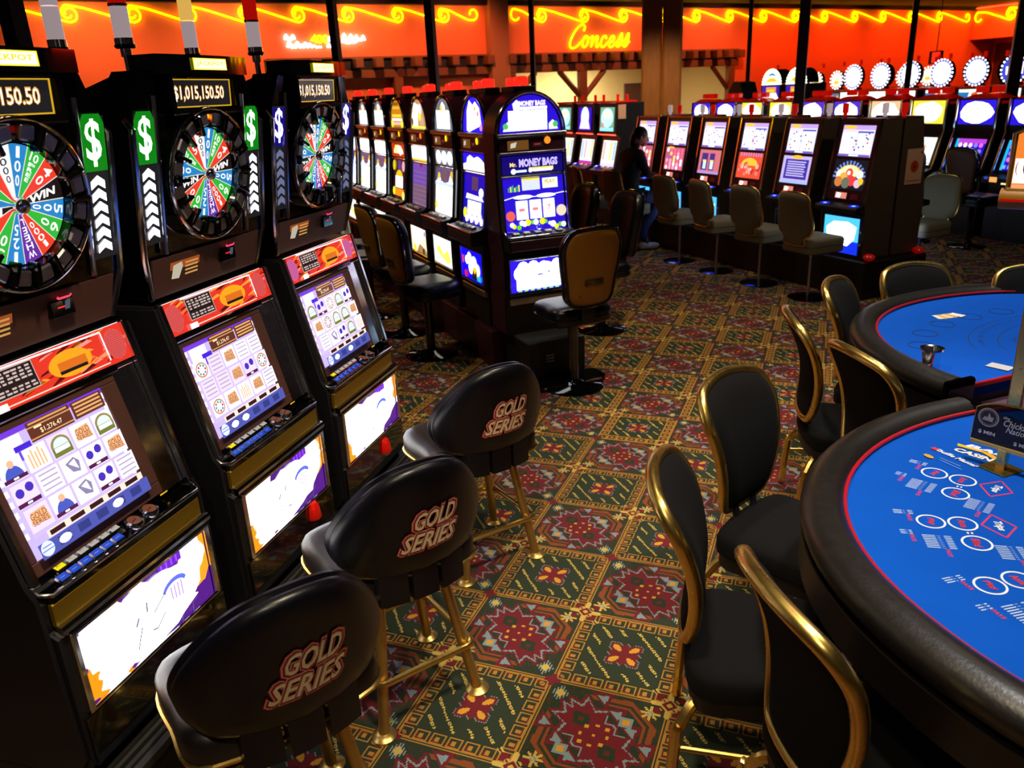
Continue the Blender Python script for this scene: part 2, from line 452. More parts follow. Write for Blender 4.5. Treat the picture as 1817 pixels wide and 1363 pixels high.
def merge(T):
    n = T.shape[0]; used = np.zeros((n, n), bool); R = []
    for j in range(n):
        i = 0
        while i < n:
            if used[j, i]: i += 1; continue
            c = T[j, i]; k = i
            while k + 1 < n and T[j, k + 1] == c and not used[j, k + 1]: k += 1
            l = j
            while l + 1 < n and (T[l + 1, i:k + 1] == c).all() and not used[l + 1, i:k + 1].any(): l += 1
            used[j:l + 1, i:k + 1] = True; R.append((i, j, k + 1, l + 1, c)); i = k + 1
    return np.array(R)
def make_carpet():
    LV = {}
    for n in (84, 42, 21):
        for k in (0, 1): LV[(n, k)] = merge(carpet_tile(k, n))
    verts = []; cols = []; pal = np.array(PAL)
    for i in range(-22, 20):
        for j in range(-10, 64):
            xc, yc = (i + .5) * S_TILE, (j + .5) * S_TILE
            d = math.hypot(xc - CAM.x, yc - CAM.y); fd = (Vector((xc, yc, 0)) - CAM).normalized().dot(Vector((-math.sin(yaw), math.cos(yaw), 0)))
            if fd < .2 and d > 1.5: n = 21
            else: n = 84 if (d < 4.6 and -1.6 < xc < 2.2) else (42 if d < 9.0 and -3 < xc < 4 else 21)
            R = LV[(n, (i + j) % 2)].astype(float); h = S_TILE / n; m = len(R)
            q = np.zeros((m, 4, 3))
            for a, (cx, cy) in enumerate(((0, 1), (2, 1), (2, 3), (0, 3))):
                q[:, a, 0] = i * S_TILE + R[:, cx] * h; q[:, a, 1] = j * S_TILE + R[:, cy] * h
            verts.append(q.reshape(-1, 3)); cols.append(pal[R[:, 4].astype(int)])
    V = np.concatenate(verts); Cc = np.concatenate(cols); nf = len(Cc)
    me = bpy.data.meshes.new('floor'); me.vertices.add(len(V)); me.vertices.foreach_set('co', V.ravel())
    me.loops.add(nf * 4); me.loops.foreach_set('vertex_index', np.arange(nf * 4)); me.polygons.add(nf)
    me.polygons.foreach_set('loop_start', np.arange(nf) * 4); me.polygons.foreach_set('loop_total', np.full(nf, 4))
    a = me.color_attributes.new('col', 'FLOAT_COLOR', 'CORNER'); c4 = np.ones((nf * 4, 4), np.float32); c4[:, :3] = np.repeat(Cc, 4, 0)
    a.data.foreach_set('color', c4.ravel()); me.update(); me.validate()
    me.materials.append(M['carpet'])
    o = link('floor', me); o['kind'] = 'structure'
    return o
M['carpet'] = mat('patterned_carpet', (1, 1, 1), .95, attr=True, noise=.22, nscale=260, bump=.5, bscale=900, spec=.2, sheen=.1)
make_carpet()

# ---------------------------------------------------------------- far wall with the concession openings
WC = Vector((-4.357, 17.497, 0)); WD = Vector((.623, .782, 0)).normalized(); WN = Vector((WD.y, -WD.x, 0))
WX = Matrix((WD, -WN, Vector((0, 0, 1)))).transposed().to_4x4(); WX.translation = WC     # local x along wall, y into wall, z up
HC = 3.91
def wmb():
    b = MB(); b.X = WX; return b
b = wmb()
b.box((0.9, .11, 3.36), (28.3, .22, 1.1)); struct('wall_back', b, 'wallred')
for q in ((-10.6, .11, 1.405, 5.3, .22, 2.81), (9.85, .11, 1.405, 10.5, .22, 2.81), (-5.4, .22, 1.2, 4.9, .2, 2.4)):
    b = wmb(); b.box(q[:3], q[3:]); struct('wall_back_lower', b, 'wallred')
b = wmb(); b.box((-2.77, -.12, 1.955), (.46, .24, 3.91)); struct('trim_1', b, 'wallplain')              # plaster pier between the openings
def lintel(name, t0, t1):
    b = wmb(); b.box(((t0 + t1) / 2, -.03, 2.49), (t1 - t0, .16, .16), .01); o = struct(name, b, 'beam')
    b = wmb(); b.box(((t0 + t1) / 2, -.0, 2.70), (t1 - t0, .1, .25)); part('header_board', b, 'dark', o)
    n = int((t1 - t0) / .42); 
    for i in range(n + 1):
        t = t0 + .05 + (t1 - t0 - .1) * i / n
        b = wmb(); b.box((t, -.16, 2.70), (.17, .3, .19), .01); part('beam_end', b, 'beam', o)
    b = wmb(); b.box(((t0 + t1) / 2, -.05, 2.81), (t1 - t0, .14, .03)); part('ledge', b, 'beam', o)
lintel('trim_2', -7.9, -3.0); lintel('trim_3', -2.54, 4.6)
def post(name, t, z1=2.41, brace=(-1, 1)):
    b = wmb(); b.box((t, -.03, z1 / 2), (.2, .16, z1), .01); o = struct(name, b, 'beam')
    for s in brace:
        b = wmb(); b.tube([(t + s * .08, -.03, 1.86), (t + s * .66, -.03, 2.42)], .075, 4); part('brace', b, 'beam', o)
post('trim_4', -.44); post('trim_5', 4.38, brace=(-1,)); post('trim_6', -2.42, brace=(1,)); post('trim_7', -5.2, brace=())
# lit room behind the counter
b = wmb(); b.box((1.0, 3.0, 1.4), (7.6, .1, 2.8)); b.box((-2.7, 1.6, 1.4), (.1, 2.9, 2.8)); b.box((4.75, 1.6, 1.4), (.1, 2.9, 2.8)); b.box((1, 1.6, 2.78), (7.6, 2.9, .06))
struct('wall_concession', b, 'cream_wall')
b = wmb(); b.box((3.6, 2.93, 1.05), (.95, .06, 2.1), .01); o = struct('door_1', b, 'brown')
b = wmb(); b.box((3.98, 2.88, 1.0), (.03, .06, .12), .005); part('handle', b, 'steel', o)
b = wmb(); b.box((1.0, .42, .55), (6.6, .5, 1.1), .01); o = part('counter', b, 'beam', None); tag(o, 'timber concession counter under the lit opening in the back wall', 'counter')
b = wmb(); b.box((1.0, .42, 1.12), (6.7, .6, .04), .01); part('countertop', b, 'brown', o)
for i, (t, y) in enumerate(((-.1, 1.4), (1.0, 1.4), (-1.6, 1.4))):
    b = wmb(); b.box((t, y, 2.715), (.9, .5, .06)); o = part('troffer_lamp', b, 'whiteplastic', None); tag(o, ('bright ceiling lamp inside concession right of the braced post', 'bright ceiling lamp in concession nearest the big timber post', 'ceiling lamp in concession nearest the plaster pier')[i], 'lamp', 'concession ceiling lamps')
    b = wmb(); b.box((t, y, 2.678), (.84, .44, .02)); part('diffuser', b, 'lamp', o)
# right-hand wall coming towards the camera, with its recess
RX = Matrix((Vector((.7, -.714, 0)), Vector((.714, .7, 0)), Vector((0, 0, 1)))).transposed().to_4x4(); RX.translation = WC + WD * 14.97
b = MB(); b.X = RX; b.box((5, .15, 3.43), (10.4, .3, .98)); b.box((4.4, .15, 1.5), (5.4, .3, 3.0)); struct('wall_right', b, 'wallred')
b = MB(); b.X = RX; b.box((1.0, 1.3, 1.5), (3.6, .2, 3.0)); b.box((-.05, .7, 1.5), (.1, 1.2, 3)); struct('wall_alcove', b, 'wallred')
b = MB(); b.X = RX; b.box((.55, 1.17, 1.4), (.9, .05, 2.8), .01); struct('door_2', b, 'brown')
# ceiling and unseen sides of the hall
b = MB(); b.box((0, 12, HC + .05), (40, 44, .1)); struct('ceiling', b, 'ceil')
b = wmb(); b.box((1.0, -.07, HC - .05), (28.3, .14, .1)); struct('trim_8', b, 'ceil')
b = wmb(); b.tube([(-13, -.10, HC - .085), (14.8, -.10, HC - .085)], .014, 6); o = part('red_neon_line', b, 'rneon', None, 0)
tag(o, 'thin red neon line along the top of the back wall', 'neon light')
b = MB(); b.X = RX; b.tube([(0, -.06, HC - .05), (9, -.06, HC - .05)], .014, 6); o = part('red_neon_line', b, 'rneon', None, 0)
tag(o, 'red neon line at the ceiling above the alcove in the right corner', 'neon light')
# big timber post
o = thing('timber_post', 'massive double timber post rising to the ceiling beside the yellow neon word', 'post', (-1.435, 10.72, 0), rad(10.7))
b = MB(); b.box((-.15, 0, HC / 2), (.31, .34, HC), .03); part('log', b, 'wood', o)
b = MB(); b.box((.16, .01, HC / 2), (.30, .36, HC), .035); part('log', b, 'wood', o)
b = MB(); b.cyl((.1, -.165, 3.25), (.1, -.185, 3.25), .04, 10); part('knot', b, 'beam', o)
# power poles
def ppole(x, y, r, label, z0=0):
    o = thing('power_pole', label, 'pole', (x, y, 0), 0, 'power poles feeding the machine banks')
    b = MB(); b.box((0, 0, (HC + z0) / 2), (2 * r, 2 * r, HC - z0), .004); part('pole', b, 'pole', o)
    b = MB(); b.box((0, 0, HC - .02), (4.5 * r, 4.5 * r, .04), .004); part('ceiling_plate', b, 'pole', o)

for (x, y, r, l) in ((-4.97, 7.08, .05, 'dark power pole crossing the small white neon sign'), (-3.0, 5.9, .045, 'dark power pole rising left of the plaster pier behind round-topped machines'),
                     (-1.65, 5.38, .022, 'thin dark power pole just right of the plaster pier'), (-.48, 14.3, .038, 'thin power pole right of the concession end post'),
                     (.648, 10.37, .072, 'thick dark power pole right of the twin arched machines'), (2.31, 14.34, .05, 'power pole left of the red exit lamp box on the right'),
                     (3.30, 10.2, .07, 'dark power pole at the far right edge of the picture'), (-2.35, .30, .042, 'dark power pole behind leftmost wheel machine'), (-2.95, .62, .03, 'thin dark power pole at the top left corner of the picture')):
    ppole(x, y, r, l)
# ---------------------------------------------------------------- wheel slot machines (left foreground)
W_ = (2.2, 2.2, 2.3); PUR = hx('5a20c8', 1.6); BRN = hx('5a2a22', .9); LAV = hx('d9c4f4', 1.25)
TH = 95.5
def frame_bar(mb, a, b, w, t): mb.tube([a, b], 1, 4, sq=(w / 2 * 1.414, t / 2 * 1.414))
SL = Vector((0, .2337, .9723)); SN = Vector((0, -.9723, .2337)); SB = Vector((0, .045, .885))
def sp(x, s, lift=0.0):           # point on the slanted face; s measured down from the top edge
    return Vector((x, 0, 0)) + SB + SL * (.5348 - s) + SN * lift
def slab(mb, x0, s0, x1, s1, t, lift=0.0, ch=.004):
    c = sp((x0 + x1) / 2, (s0 + s1) / 2, lift + t / 2)
    R = Matrix((Vector((1, 0, 0)), -SN, SL)).transposed()
    mb.box(c, (x1 - x0, t, s1 - s0), ch, R)
def sart(mb, lift, eps=.0004): return Art(mb, sp(0, .5348, lift), (1, 0, 0), SL, eps)     # art coords: x, v up from the deck
def reel_screen(a, seed, x0, y0, x1, y1):
    rnd = random.Random(seed); w, h = x1 - x0, y1 - y0
    X = lambda f: x0 + f * w
    Y = lambda f: y0 + f * h
    a.rect(x0, y0, x1, y1, hx('c9b4ee', 1.2))
    for i in range(9): a.rect(X(.0), Y(.18 + i * .09), X(.03), Y(.23 + i * .09), hx('f4f0ff', 1.7), i == 0); a.rect(X(.97), Y(.18 + i * .09), X(1), Y(.23 + i * .09), hx('f4f0ff', 1.7), False)
    a.rect(x0, Y(.955), x1, Y(1), hx('7038d0', 1.3)); a.rect(X(.06), Y(.80), X(.27), Y(.95), hx('dfe8ff', 1.5)); a.rect(X(.19), Y(.74), X(.32), Y(.86), hx('4420cc', 1.3))
    a.rect(X(.33), Y(.83), X(.69), Y(.99), hx('6a3426', 1)); a.rects([(X(.33), Y(.94), X(.69), Y(.95)), (X(.33), Y(.845), X(.69), Y(.855)), (X(.35), Y(.965), X(.67), Y(.98))], hx('d8a060', 1.2))
    a.text('$1,276.47', X(.51), Y(.89), h * .045, hx('f4d8a8', 1.6)); a.rect(X(.38), Y(.925), X(.44), Y(.94), hx('f4d8a8', 1.6))
    a.rect(X(.70), Y(.84), X(.98), Y(.985), hx('6a3426', 1)); a.rects([(X(.72), Y(.86 + i * .032), X(.96), Y(.876 + i * .032)) for i in range(4)], hx('dca468', 1.3))
    for r in range(3):
        for c in range(5):
            cx, cy = X(.115 + c * .193), Y(.72 - r * .205); k = rnd.randrange(8); q = w * .088; p = h * .095
            a.rect(cx - q, cy - p, cx + q, cy + p, (hx('efe4ff', 1.55), hx('e4d2fa', 1.3), hx('f8f0ff', 1.8))[rnd.randrange(3)])
            if k == 0:
                a.poly(arc(cx, cy, q * .9, 0, 342, 19, p * .85), hx('a99a50', .9)); a.rect(cx - q * .9, cy - p * .9, cx + q * .9, cy - p * .1, hx('8a9440', .8)); a.poly(arc(cx, cy - p * .05, q * .7, 0, 180, 10, p * .7), hx('cfe6ee', 1.4)); a.rect(cx - q * .7, cy - p * .5, cx + q * .7, cy - p * .1, hx('dff0fa', 1.5))
            elif k == 1:
                a.disc(cx - q * .45, cy + p * .2, q * .36, hx('4a30c0', 1.1), p * .4, 10); a.disc(cx + q * .45, cy + p * .4, q * .36, hx('4a30c0', 1.1), p * .4, 10, False); a.rect(cx - q, cy - p * .95, cx + q, cy - p * .6, hx('5a1c50'))
                a.rect(cx - q * .2, cy - p * .85, cx + q * .2, cy - p * .7, W_)
            elif k == 2:
                a.ring(cx, cy, q * .85, q * .14, hx('c98a50', 1.1), p * .85, 12)
                for i in range(8): a.disc(cx + q * .5 * math.cos(i * .785), cy + p * .5 * math.sin(i * .785), q * .14, (hx('e04030', 1.2), hx('2f9ad0', 1.2), hx('40b060', 1.2))[i % 3], None, 6, i == 0)
            elif k == 3:
                a.poly([(cx - q * .8, cy - p * .4), (cx - q * .6, cy + p * .6), (cx + q * .7, cy + p * .7), (cx + q * .85, cy - p * .6)], hx('e8b07a', 1.2)); a.text('GOLD', cx, cy + p * .25, p * .55, hx('a03c28', 1), q * 1.4); a.text('SERIES', cx, cy - p * .3, p * .45, hx('a03c28', 1), q * 1.4)
            elif k == 4:
                a.poly(arc(cx, cy - p * .8, q * .8, 0, 180, 9, p * 1.1), hx('4a5cc8', 1.1)); a.disc(cx, cy + p * .45, q * .3, hx('e8b090', 1.3), None, 10); a.rect(cx - q, cy - p * .95, cx + q, cy - p * .62, hx('5a1c50')); a.rect(cx - q * .2, cy - p * .85, cx + q * .2, cy - p * .7, W_)
            elif k == 5:
                a.rects([(cx - q * .7 + i * q * .3, cy - p * .8, cx - q * .55 + i * q * .3, cy + p * (.5 + .3 * (i % 2))) for i in range(5)], hx('e6b070', 1.3))
            elif k == 6:
                a.poly([(cx - q * .6, cy + p * .5), (cx + q * .3, cy + p * .8), (cx + q * .7, cy + p * .3), (cx + q * .5, cy - p * .6), (cx - q * .2, cy - p * .4)], hx('9a90b8', 1)); a.poly([(cx - q * .3, cy + p * .4), (cx + q * .3, cy + p * .6), (cx + q * .4, cy - p * .3)], W_)
            else:
                a.rects([(cx - q * .8, cy - p * .7 + i * p * .45, cx + q * .8, cy - p * .55 + i * p * .45) for i in range(4)], hx('c8b8d8', 1))
    a.rect(X(.1), Y(.13), X(.97), Y(.19), hx('f0dcc8', 1.3)); a.rects([(X(.12 + i * .17), Y(.14), X(.24 + i * .17), Y(.18)) for i in range(5)], hx('3c1820'))
    a.rect(X(0), Y(0), X(1), Y(.125), hx('5a62c4', .9)); a.rects([(X(.15 + i * .165), Y(.03), X(.25 + i * .165), Y(.10)) for i in range(5)], hx('3f479a', .8))
    a.poly(arc(X(.20), Y(.065), w * .05, 0, 340, 11, h * .035), W_); a.poly(arc(X(.36 + .16 * (seed % 3)), Y(.065), w * .05, 0, 340, 11, h * .035), W_); a.disc(X(.055), Y(.07), w * .05, hx('cfd8ff', 1.4), h * .06)
    a.line([(X(.01), Y(.06)), (X(.1), Y(.06))], .002, hx('3850c0')); a.line([(X(.02), Y(.09)), (X(.09), Y(.09))], .002, hx('3850c0'))
def red_panel(a, seed):
    rnd = random.Random(seed + 50)
    a.rect(-.292, .425, .292, .533, hx('f03826', 1.0))
    for i in range(46):
        x = rnd.uniform(-.28, .25); y = rnd.uniform(.43, .525); l = rnd.uniform(.03, .10)
        a.poly([(x, y), (x + l, min(y + .012, .532)), (x + l * .8, min(y + .02, .532)), (x + l * .1, y + .006)], (hx('ff6a3c', 1.2), hx('b81a10', .8), hx('ff8a78', 1.3), hx('7a1008', .6), hx('ff9a30', 1.2))[rnd.randrange(5)], i % 8 == 0)
    a.poly(arc(.075, .478, .075, 0, 345, 23, .036), hx('ff9a18', 1.3)); a.rect(.03, .455, .13, .487, hx('e8741c', 1.0)); a.line([(.205, .44), (.205, .525), (-.19, .53)], .004, W_); a.line([(-.18, .434), (.2, .434)], .003, hx('ffc8b0', 1.6))
    a.rect(.028, .455, .125, .464, (.01, .008, .008)); a.rect(-.177, .452, -.04, .526, hx('d8b8b0', .9)); a.rect(-.174, .455, -.043, .523, hx('2a1a1a', .8))
    for i in range(7): a.rects([(-.168 + k * .02 + rnd.uniform(0, .004), .513 - i * .0088, -.152 + k * .02 + rnd.uniform(-.004, .004), .518 - i * .0088) for k in range(6)], hx('d8c0b8', 1)) if i != 4 else None
    a.rect(-.195, .427, -.155, .445, hx('f8f4f4', 1.4))
def belly_art(a, seed):
    rnd = random.Random(seed + 9)
    a.rect(-.262, -.118, .262, .118, hx('5a1e90', 1.0))
    def blob(cx, cy, rx, ry, col, n=26, j=.16, sd=0):
        r2 = random.Random(sd + seed); a.poly([(max(-.262, min(.262, cx + rx * (1 + r2.uniform(-j, j)) * math.cos(2 * PI * i / n))), max(-.118, min(.118, cy + ry * (1 + r2.uniform(-j, j)) * math.sin(2 * PI * i / n)))) for i in range(n)], col)
    blob(-.19, -.06, .10, .07, hx('f88a10', 1.5), sd=1); blob(.21, .05, .08, .09, hx('f8901c', 1.6), sd=2); blob(-.18, .05, .1, .08, (3, 2.6, 2.4), sd=3)
    blob(0, -.01, .235, .105, (3.6, 3.5, 3.6), sd=4); blob(-.16, -.07, .07, .05, (3.4, 3.2, 3), sd=5); blob(.19, .06, .06, .07, (3.6, 3.5, 3.6), sd=6); blob(-.19, .03, .065, .09, (3.5, 3.3, 3.2), sd=8)
    a.rect(.05, .082, .15, .117, hx('6a22c8', 1.3)); a.rects([(.06 + i * .022, .085, .066 + i * .022, .117) for i in range(4)], hx('8a4ae0', 1.6)); a.poly(arc(.03, .055, .085, 0, 180, 14, .04), (3.6, 3.6, 3.7))
    a.poly(arc(.10, .012, .055, 15, 165, 10, .034) + arc(.10, .005, .045, 165, 15, 10, .026), hx('5868d8', 1.5)); a.rects([(.08 + i * .015, -.02 - .004 * i, .085 + i * .015, .022) for i in range(4)], hx('9a66ea', 1.7))
    a.line([(.0, -.01), (.055, .022)], .004, hx('6a6a90', .8)); a.line([(-.02, .04), (-.025, .01)], .005, hx('4a4080', .8)); a.line([(-.085, -.075), (-.055, -.02)], .004, hx('4a3a70', .8)); a.line([(-.02, -.055), (0, -.062), (.04, -.035)], .004, hx('5a5a80', .8)); a.line([(-.075, -.005), (-.06, .014)], .006, hx('5a4aa0', .9))
    for i in range(5):
        x = -.06 + i * .052; a.line([(x, -.115), (x + .004, -.078 + .006 * (i % 2)), (x + .03, -.07)], .0022, hx('707090', .9)); a.rect(x + .006, -.112, x + .03, -.109, hx('9aa0b8', 1.1))
WSEC = [('1000', 'w'), ('100', 'b'), ('10 FREE', 'g'), ('40', 'r'), ('WIN', 'k'), ('500', 'b'), ('60', 'g'), ('1000', 'r'), ('WHEEL', 'p'), ('125', 'b'), ('50', 'g'), ('20', 'r'), ('WIN', 'k'), ('50', 'b'), ('25 FREE', 'g'), ('75', 'r')]
WCOL = {'w': hx('f2eef0', 1.15), 'b': hx('2a8ad0', 1.0), 'g': hx('35bd3c', 1.0), 'r': hx('f04028', 1.05), 'k': hx('241818', .8), 'p': hx('6a30a8', 1.0)}
def wheel_art(mb):
    a = Art(mb, (0, 0, 0), (1, 0, 0), (0, 0, 1), .0004); R0 = .147; a.k = 1
    for i, (t, c) in enumerate(WSEC):
        a1 = 112.5 - 22.5 * i; a0 = a1 - 22.5
        a.poly([(0, 0)] + arc(0, 0, R0, a0, a1, 5), WCOL[c], False)
    a.k = 2
    for i in range(16):
        q = rad(112.5 - 22.5 * i); a.line([(.02 * math.cos(q), .02 * math.sin(q)), (R0 * math.cos(q), R0 * math.sin(q))], .0022, hx('f0e8d8', 1.1)); a.k = 2
    for i, (t, c) in enumerate(WSEC):
        m = rad(112.5 - 22.5 * i - 11.25); rot = math.degrees(m) - 90
        col = hx('3a3238') if c == 'w' else hx('fbf6f2', 1.5); a.k = 3
        parts = t.split(' ')
        if len(parts) == 2:
            a.text(parts[0], .128 * math.cos(m), .128 * math.sin(m), .022, col, .026, .01, 0, rot); a.k = 3
            for k, ch in enumerate(parts[1]): a.text(ch, (.108 - .013 * k) * math.cos(m), (.108 - .013 * k) * math.sin(m), .010, col, .02 - .003 * k, .02, 0, rot); a.k = 3
        elif t == 'WIN':
            a.text(t, .085 * math.cos(m), .085 * math.sin(m), .020, col, .085, .03, .2, rot + (90 if math.cos(m) < 0 else -90) + 180); a.k = 3
        else:
            n = len(t); h = .034 if n <= 3 else .022
            for k, ch in enumerate(t):
                r = .128 - k * h * (1.0 if n <= 3 else .95); a.text(ch, r * math.cos(m), r * math.sin(m), h * .8, col, max(.008, min(.026, r * .19)) * (.42 if ch in '1I' else 1), .008, 0, rot); a.k = 3
def yf(z):                        # setback of the topper's front face
    P = [(1.40, .19), (1.43, .185), (1.55, .155), (1.96, .10), (2.12, .085), (2.2, .08)]
    for (z0, y0), (z1, y1) in zip(P, P[1:]):
        if z <= z1: return y0 + (y1 - y0) * (z - z0) / (z1 - z0)
    return .08
def wheel_machine(i, wc, label):
    th = rad(TH); xm = Vector((math.cos(rad(5.5)), math.sin(rad(5.5)), 0)); ym = Vector((-xm.y, xm.x, 0)); o_ = xm * -.65 + ym * wc
    T = thing('wheel_slot_machine', label, 'slot machine', o_, th, 'wheel slot machines in the left foreground row')
    def body(b):
        b.prism_x([(.03, .302), (.0, .34), (0, .745), (.028, .76), (.024, .845), (.064, .88), (.064, .945), (.17, 1.405), (.62, 1.405), (.62, .302)], -.31, .31)
    cached('wA_body', 'cabinet', 'black', T, body)
    for s in (-1, 1): cached('wA_side%d' % s, 'side_panel', 'black', T, lambda b: b.prism_x([(.05, .305), (.01, .36), (.022, .86), (.045, .90), (.155, 1.40), (.60, 1.40), (.60, .305)], s * .311, s * .324))
    cached('wA_kick', 'kick_panel', 'kick', T, lambda b: b.box((0, -.002, .415), (.60, .02, .16), .003))
    def bf(b):
        for (x0, z0, x1, z1) in ((-.285, .735, .285, .75), (-.285, .497, .285, .51), (-.285, .497, -.265, .75), (.265, .497, .285, .75)): b.box(((x0 + x1) / 2, -.006, (z0 + z1) / 2), (x1 - x0, .022, z1 - z0), .004)
    cached('wA_bellyframe', 'belly_frame', 'chrome', T, bf)
    b = MB(); belly_art(Art(b, (0, -.004, .623), (1, 0, 0), (0, 0, 1)), i); part('belly_glass', b, 'glow', T, 0, 'backlit white and purple picture glass')
    cached('wA_trim', 'belly_trim', 'chrome', T, lambda b: b.tube([(-.30, -.0, .765), (.30, -.0, .765)], .017, 10))
    cached('wA_apron', 'gold_apron', 'goldpanel', T, lambda b: b.box((0, .016, .806), (.585, .02, .07), .004))
    def deck(b):
        b.prism_z([(-.298, .062), (-.298, .03), (-.285, .006), (.285, .006), (.298, .03), (.298, .062)][::-1], .842, .866)
    cached('wA_decktray', 'button_deck', 'gloss', T, deck)
    def dtrim(b):
        b.tube([(-.303, .06, .895), (-.303, .028, .872), (-.287, .003, .866), (.287, .003, .866), (.303, .028, .872), (.303, .06, .895)], .0065, 8)
    cached('wA_decktrim', 'deck_trim', 'chrome', T, dtrim)
    # buttons on the tilted deck
    for k in range(6):
        for r in range(2):
            x = -.232 + k * .039 + (.022 if r else 0); y = .022 + r * .031; z = .874 + r * .013
            nm = 'blue' if r == 0 else ('yellow' if k == 0 else 'white'); col = {'blue': hx('1348c8', .9), 'yellow': hx('f4dc10', 1.1), 'white': hx('cfc8bc', .75)}[nm]
            key = 'wA_btn' + nm
            def bt(b, col=col, nm=nm):
                b.box((0, 0, 0), (.037, .029, .022), .004); b.mi = 1
                a = Art(b, (0, 0, .0114), (1, 0, 0), (0, 1, 0)); a.rect(-.0145, -.0105, .0145, .0105, col)
                if nm != 'blue': a.text('BET', 0, .002, .006, (.01, .01, .01), .016)
                else: a.rect(-.009, -.001, .006, .001, hx('6a90f0', .9))
            o = cached(key, 'button', ('chrome', 'glow'), T, bt); o.location = (x, y, z); o.rotation_euler = (rad(22), 0, 0)
    for (x, y, z) in ((.045, .034, .880), (.112, .036, .882)):
        def knob(b):
            b.lathe([(.0, -.02), (.030, -.02), (.030, .004), (.027, .010), (.020, .012), (.019, .008), (0, .008)], n=20); b.mi = 1
            Art(b, (0, 0, .0084), (1, 0, 0), (0, 1, 0)).disc(0, 0, .0185, hx('a0583a', .5)).line([(-.01, -.003), (.01, .003)], .003, hx('2a1510'))
        o = cached('wA_knob', 'spin_button', ('chrome', 'glow'), T, knob); o.location = (x, y, z); o.rotation_euler = (rad(16), 0, 0)
    def bin_(b):
        b.box((.215, .034, .868), (.11, .055, .012), .003); b.box((.155, .034, .88), (.008, .055, .03)); b.box((.272, .034, .878), (.01, .06, .03), .003)
    cached('wA_bin', 'ticket_tray', 'gloss', T, bin_)
    def slot(b):
        b.box((.205, .058, .898), (.07, .012, .035), .003); b.mi = 1; Art(b, (.205, .0515, .898), (1, 0, 0), (0, 0, 1)).rects([(-.02, -.006, .012, -.001), (-.016, .004, .016, .008)], hx('d8a020', 1.3)).disc(.02, .008, .003, hx('40ff40', 2))
    cached('wA_slot', 'ticket_slot', ('gloss', 'glow'), T, slot)
    # slanted head: rails, speakers, screen
    for s in (-1, 1):
        cached('wA_rail%d' % s, 'side_rail', 'chrome', T, lambda b: slab(b, s * .298 - .011, -.002, s * .298 + .011, .53, .022))
    def chr_(b):
        slab(b, .19, .125, .285, .52, .004, .0); 
    cached('wA_mirror', 'mirror_strip', 'chrome', T, chr_)
    b = MB(); red_panel(sart(b, .006), i); slab(b, -.29, .0, .29, .108, .005); part('header_panel', b, 'glow', T, 0, 'red flame-patterned header with black notice')
    for s in (-1, 1):
        def spk(b):
            a = sart(b, .0085); n = 10
            pts = [(s * .245 + .04 * math.cos(2 * PI * k / n + .3), .479 + .046 * math.sin(2 * PI * k / n + .3)) for k in range(n)]
            a.poly(pts, hx('e85a58', 1.0) if i != 2 else hx('d868a8', 1.0))
            a.k += 1
            for p in range(-6, 7):
                for q in range(-7, 8):
                    if (p / 6.2) ** 2 + (q / 7.2) ** 2 < 1: x, y = s * .245 + p * .0058, .479 + q * .0058; a.rect(x - .0013, y - .0013, x + .0013, y + .0013, hx('a82824', .7), False)
        cached('wA_spk%d%d' % (s, i == 2), 'speaker', 'glow', T, spk, 0)
    cached('wA_brow', 'screen_brow', 'gloss', T, lambda b: slab(b, -.288, .108, .21, .13, .02))
    def bez(b):
        for q in ((-.287, .128, .19, .152), (-.287, .478, .19, .515), (-.287, .152, -.262, .478), (.132, .152, .19, .478)): slab(b, *q, .010)
    cached('wA_bezel', 'screen_bezel', 'brown', T, bez)
    b = MB(); slab(b, -.265, .15, .135, .48, .003); reel_screen(sart(b, .004), i * 13 + 5, -.262, .5348 - .478, .132, .5348 - .152); part('screen', b, 'glow', T, 0, 'lit video screen with rows of picture symbols')
    # topper with the wheel
    def top(b):
        R = []
        ol = [(-.29, 1.425), (.29, 1.425), (.325, 1.56), (.33, 1.95), (.262, 2.085), (.25, 2.10), (-.25, 2.10), (-.262, 2.085), (-.33, 1.95), (-.325, 1.56)]
        R.append([(x, yf(z), z) for x, z in ol]); R.append([(x * 1.0, (.6 if z < 1.97 else yf(z) + .11), z) for x, z in ol])
        b.loops(R)
    cached('wA_topper', 'topper', 'gloss', T, top)
    cached('wA_lower', 'card_panel', 'brown', T, lambda b: b.loops([[(x, yf(z) - .008, z) for x, z in ((-.285, 1.425), (.285, 1.425), (.295, 1.55), (-.295, 1.55))], [(x, yf(z), z) for x, z in ((-.285, 1.425), (.285, 1.425), (.295, 1.55), (-.295, 1.55))]]))
    v = Vector((0, -.03, .12)).normalized()
    b = MB(); a = Art(b, (-.135, yf(1.49) - .009, 1.495), (1, 0, 0), v); a.rect(-.075, -.033, .075, .033, hx('c8622a', .55)).poly([(-.068, -.022), (-.03, -.026), (-.012, .012), (-.018, .028), (-.06, .022)], hx('d8d0b4', .75)).rects([(.0, .018 - q * .013, .066, .024 - q * .013) for q in range(4)], hx('f0b060', .7)); part('ticket_sticker', b, 'glow', T, 0)
    b = MB(); b.box((.095, yf(1.49) - .012, 1.50), (.085, .018, .05), .006); b.mi = 1; a = Art(b, (.095, yf(1.49) - .0215, 1.50), (1, 0, 0), v); a.rect(-.02, .002, .012, .006, hx('ff3030', 1.2)).rect(.005, -.015, .022, .02, hx('60708a', .5)); a.line([(-.022, .036), (-.018, .03), (.022, .03), (.026, .036)], .006, hx('ff4060', 1.4)); part('card_reader', b, ('gloss', 'glow'), T)
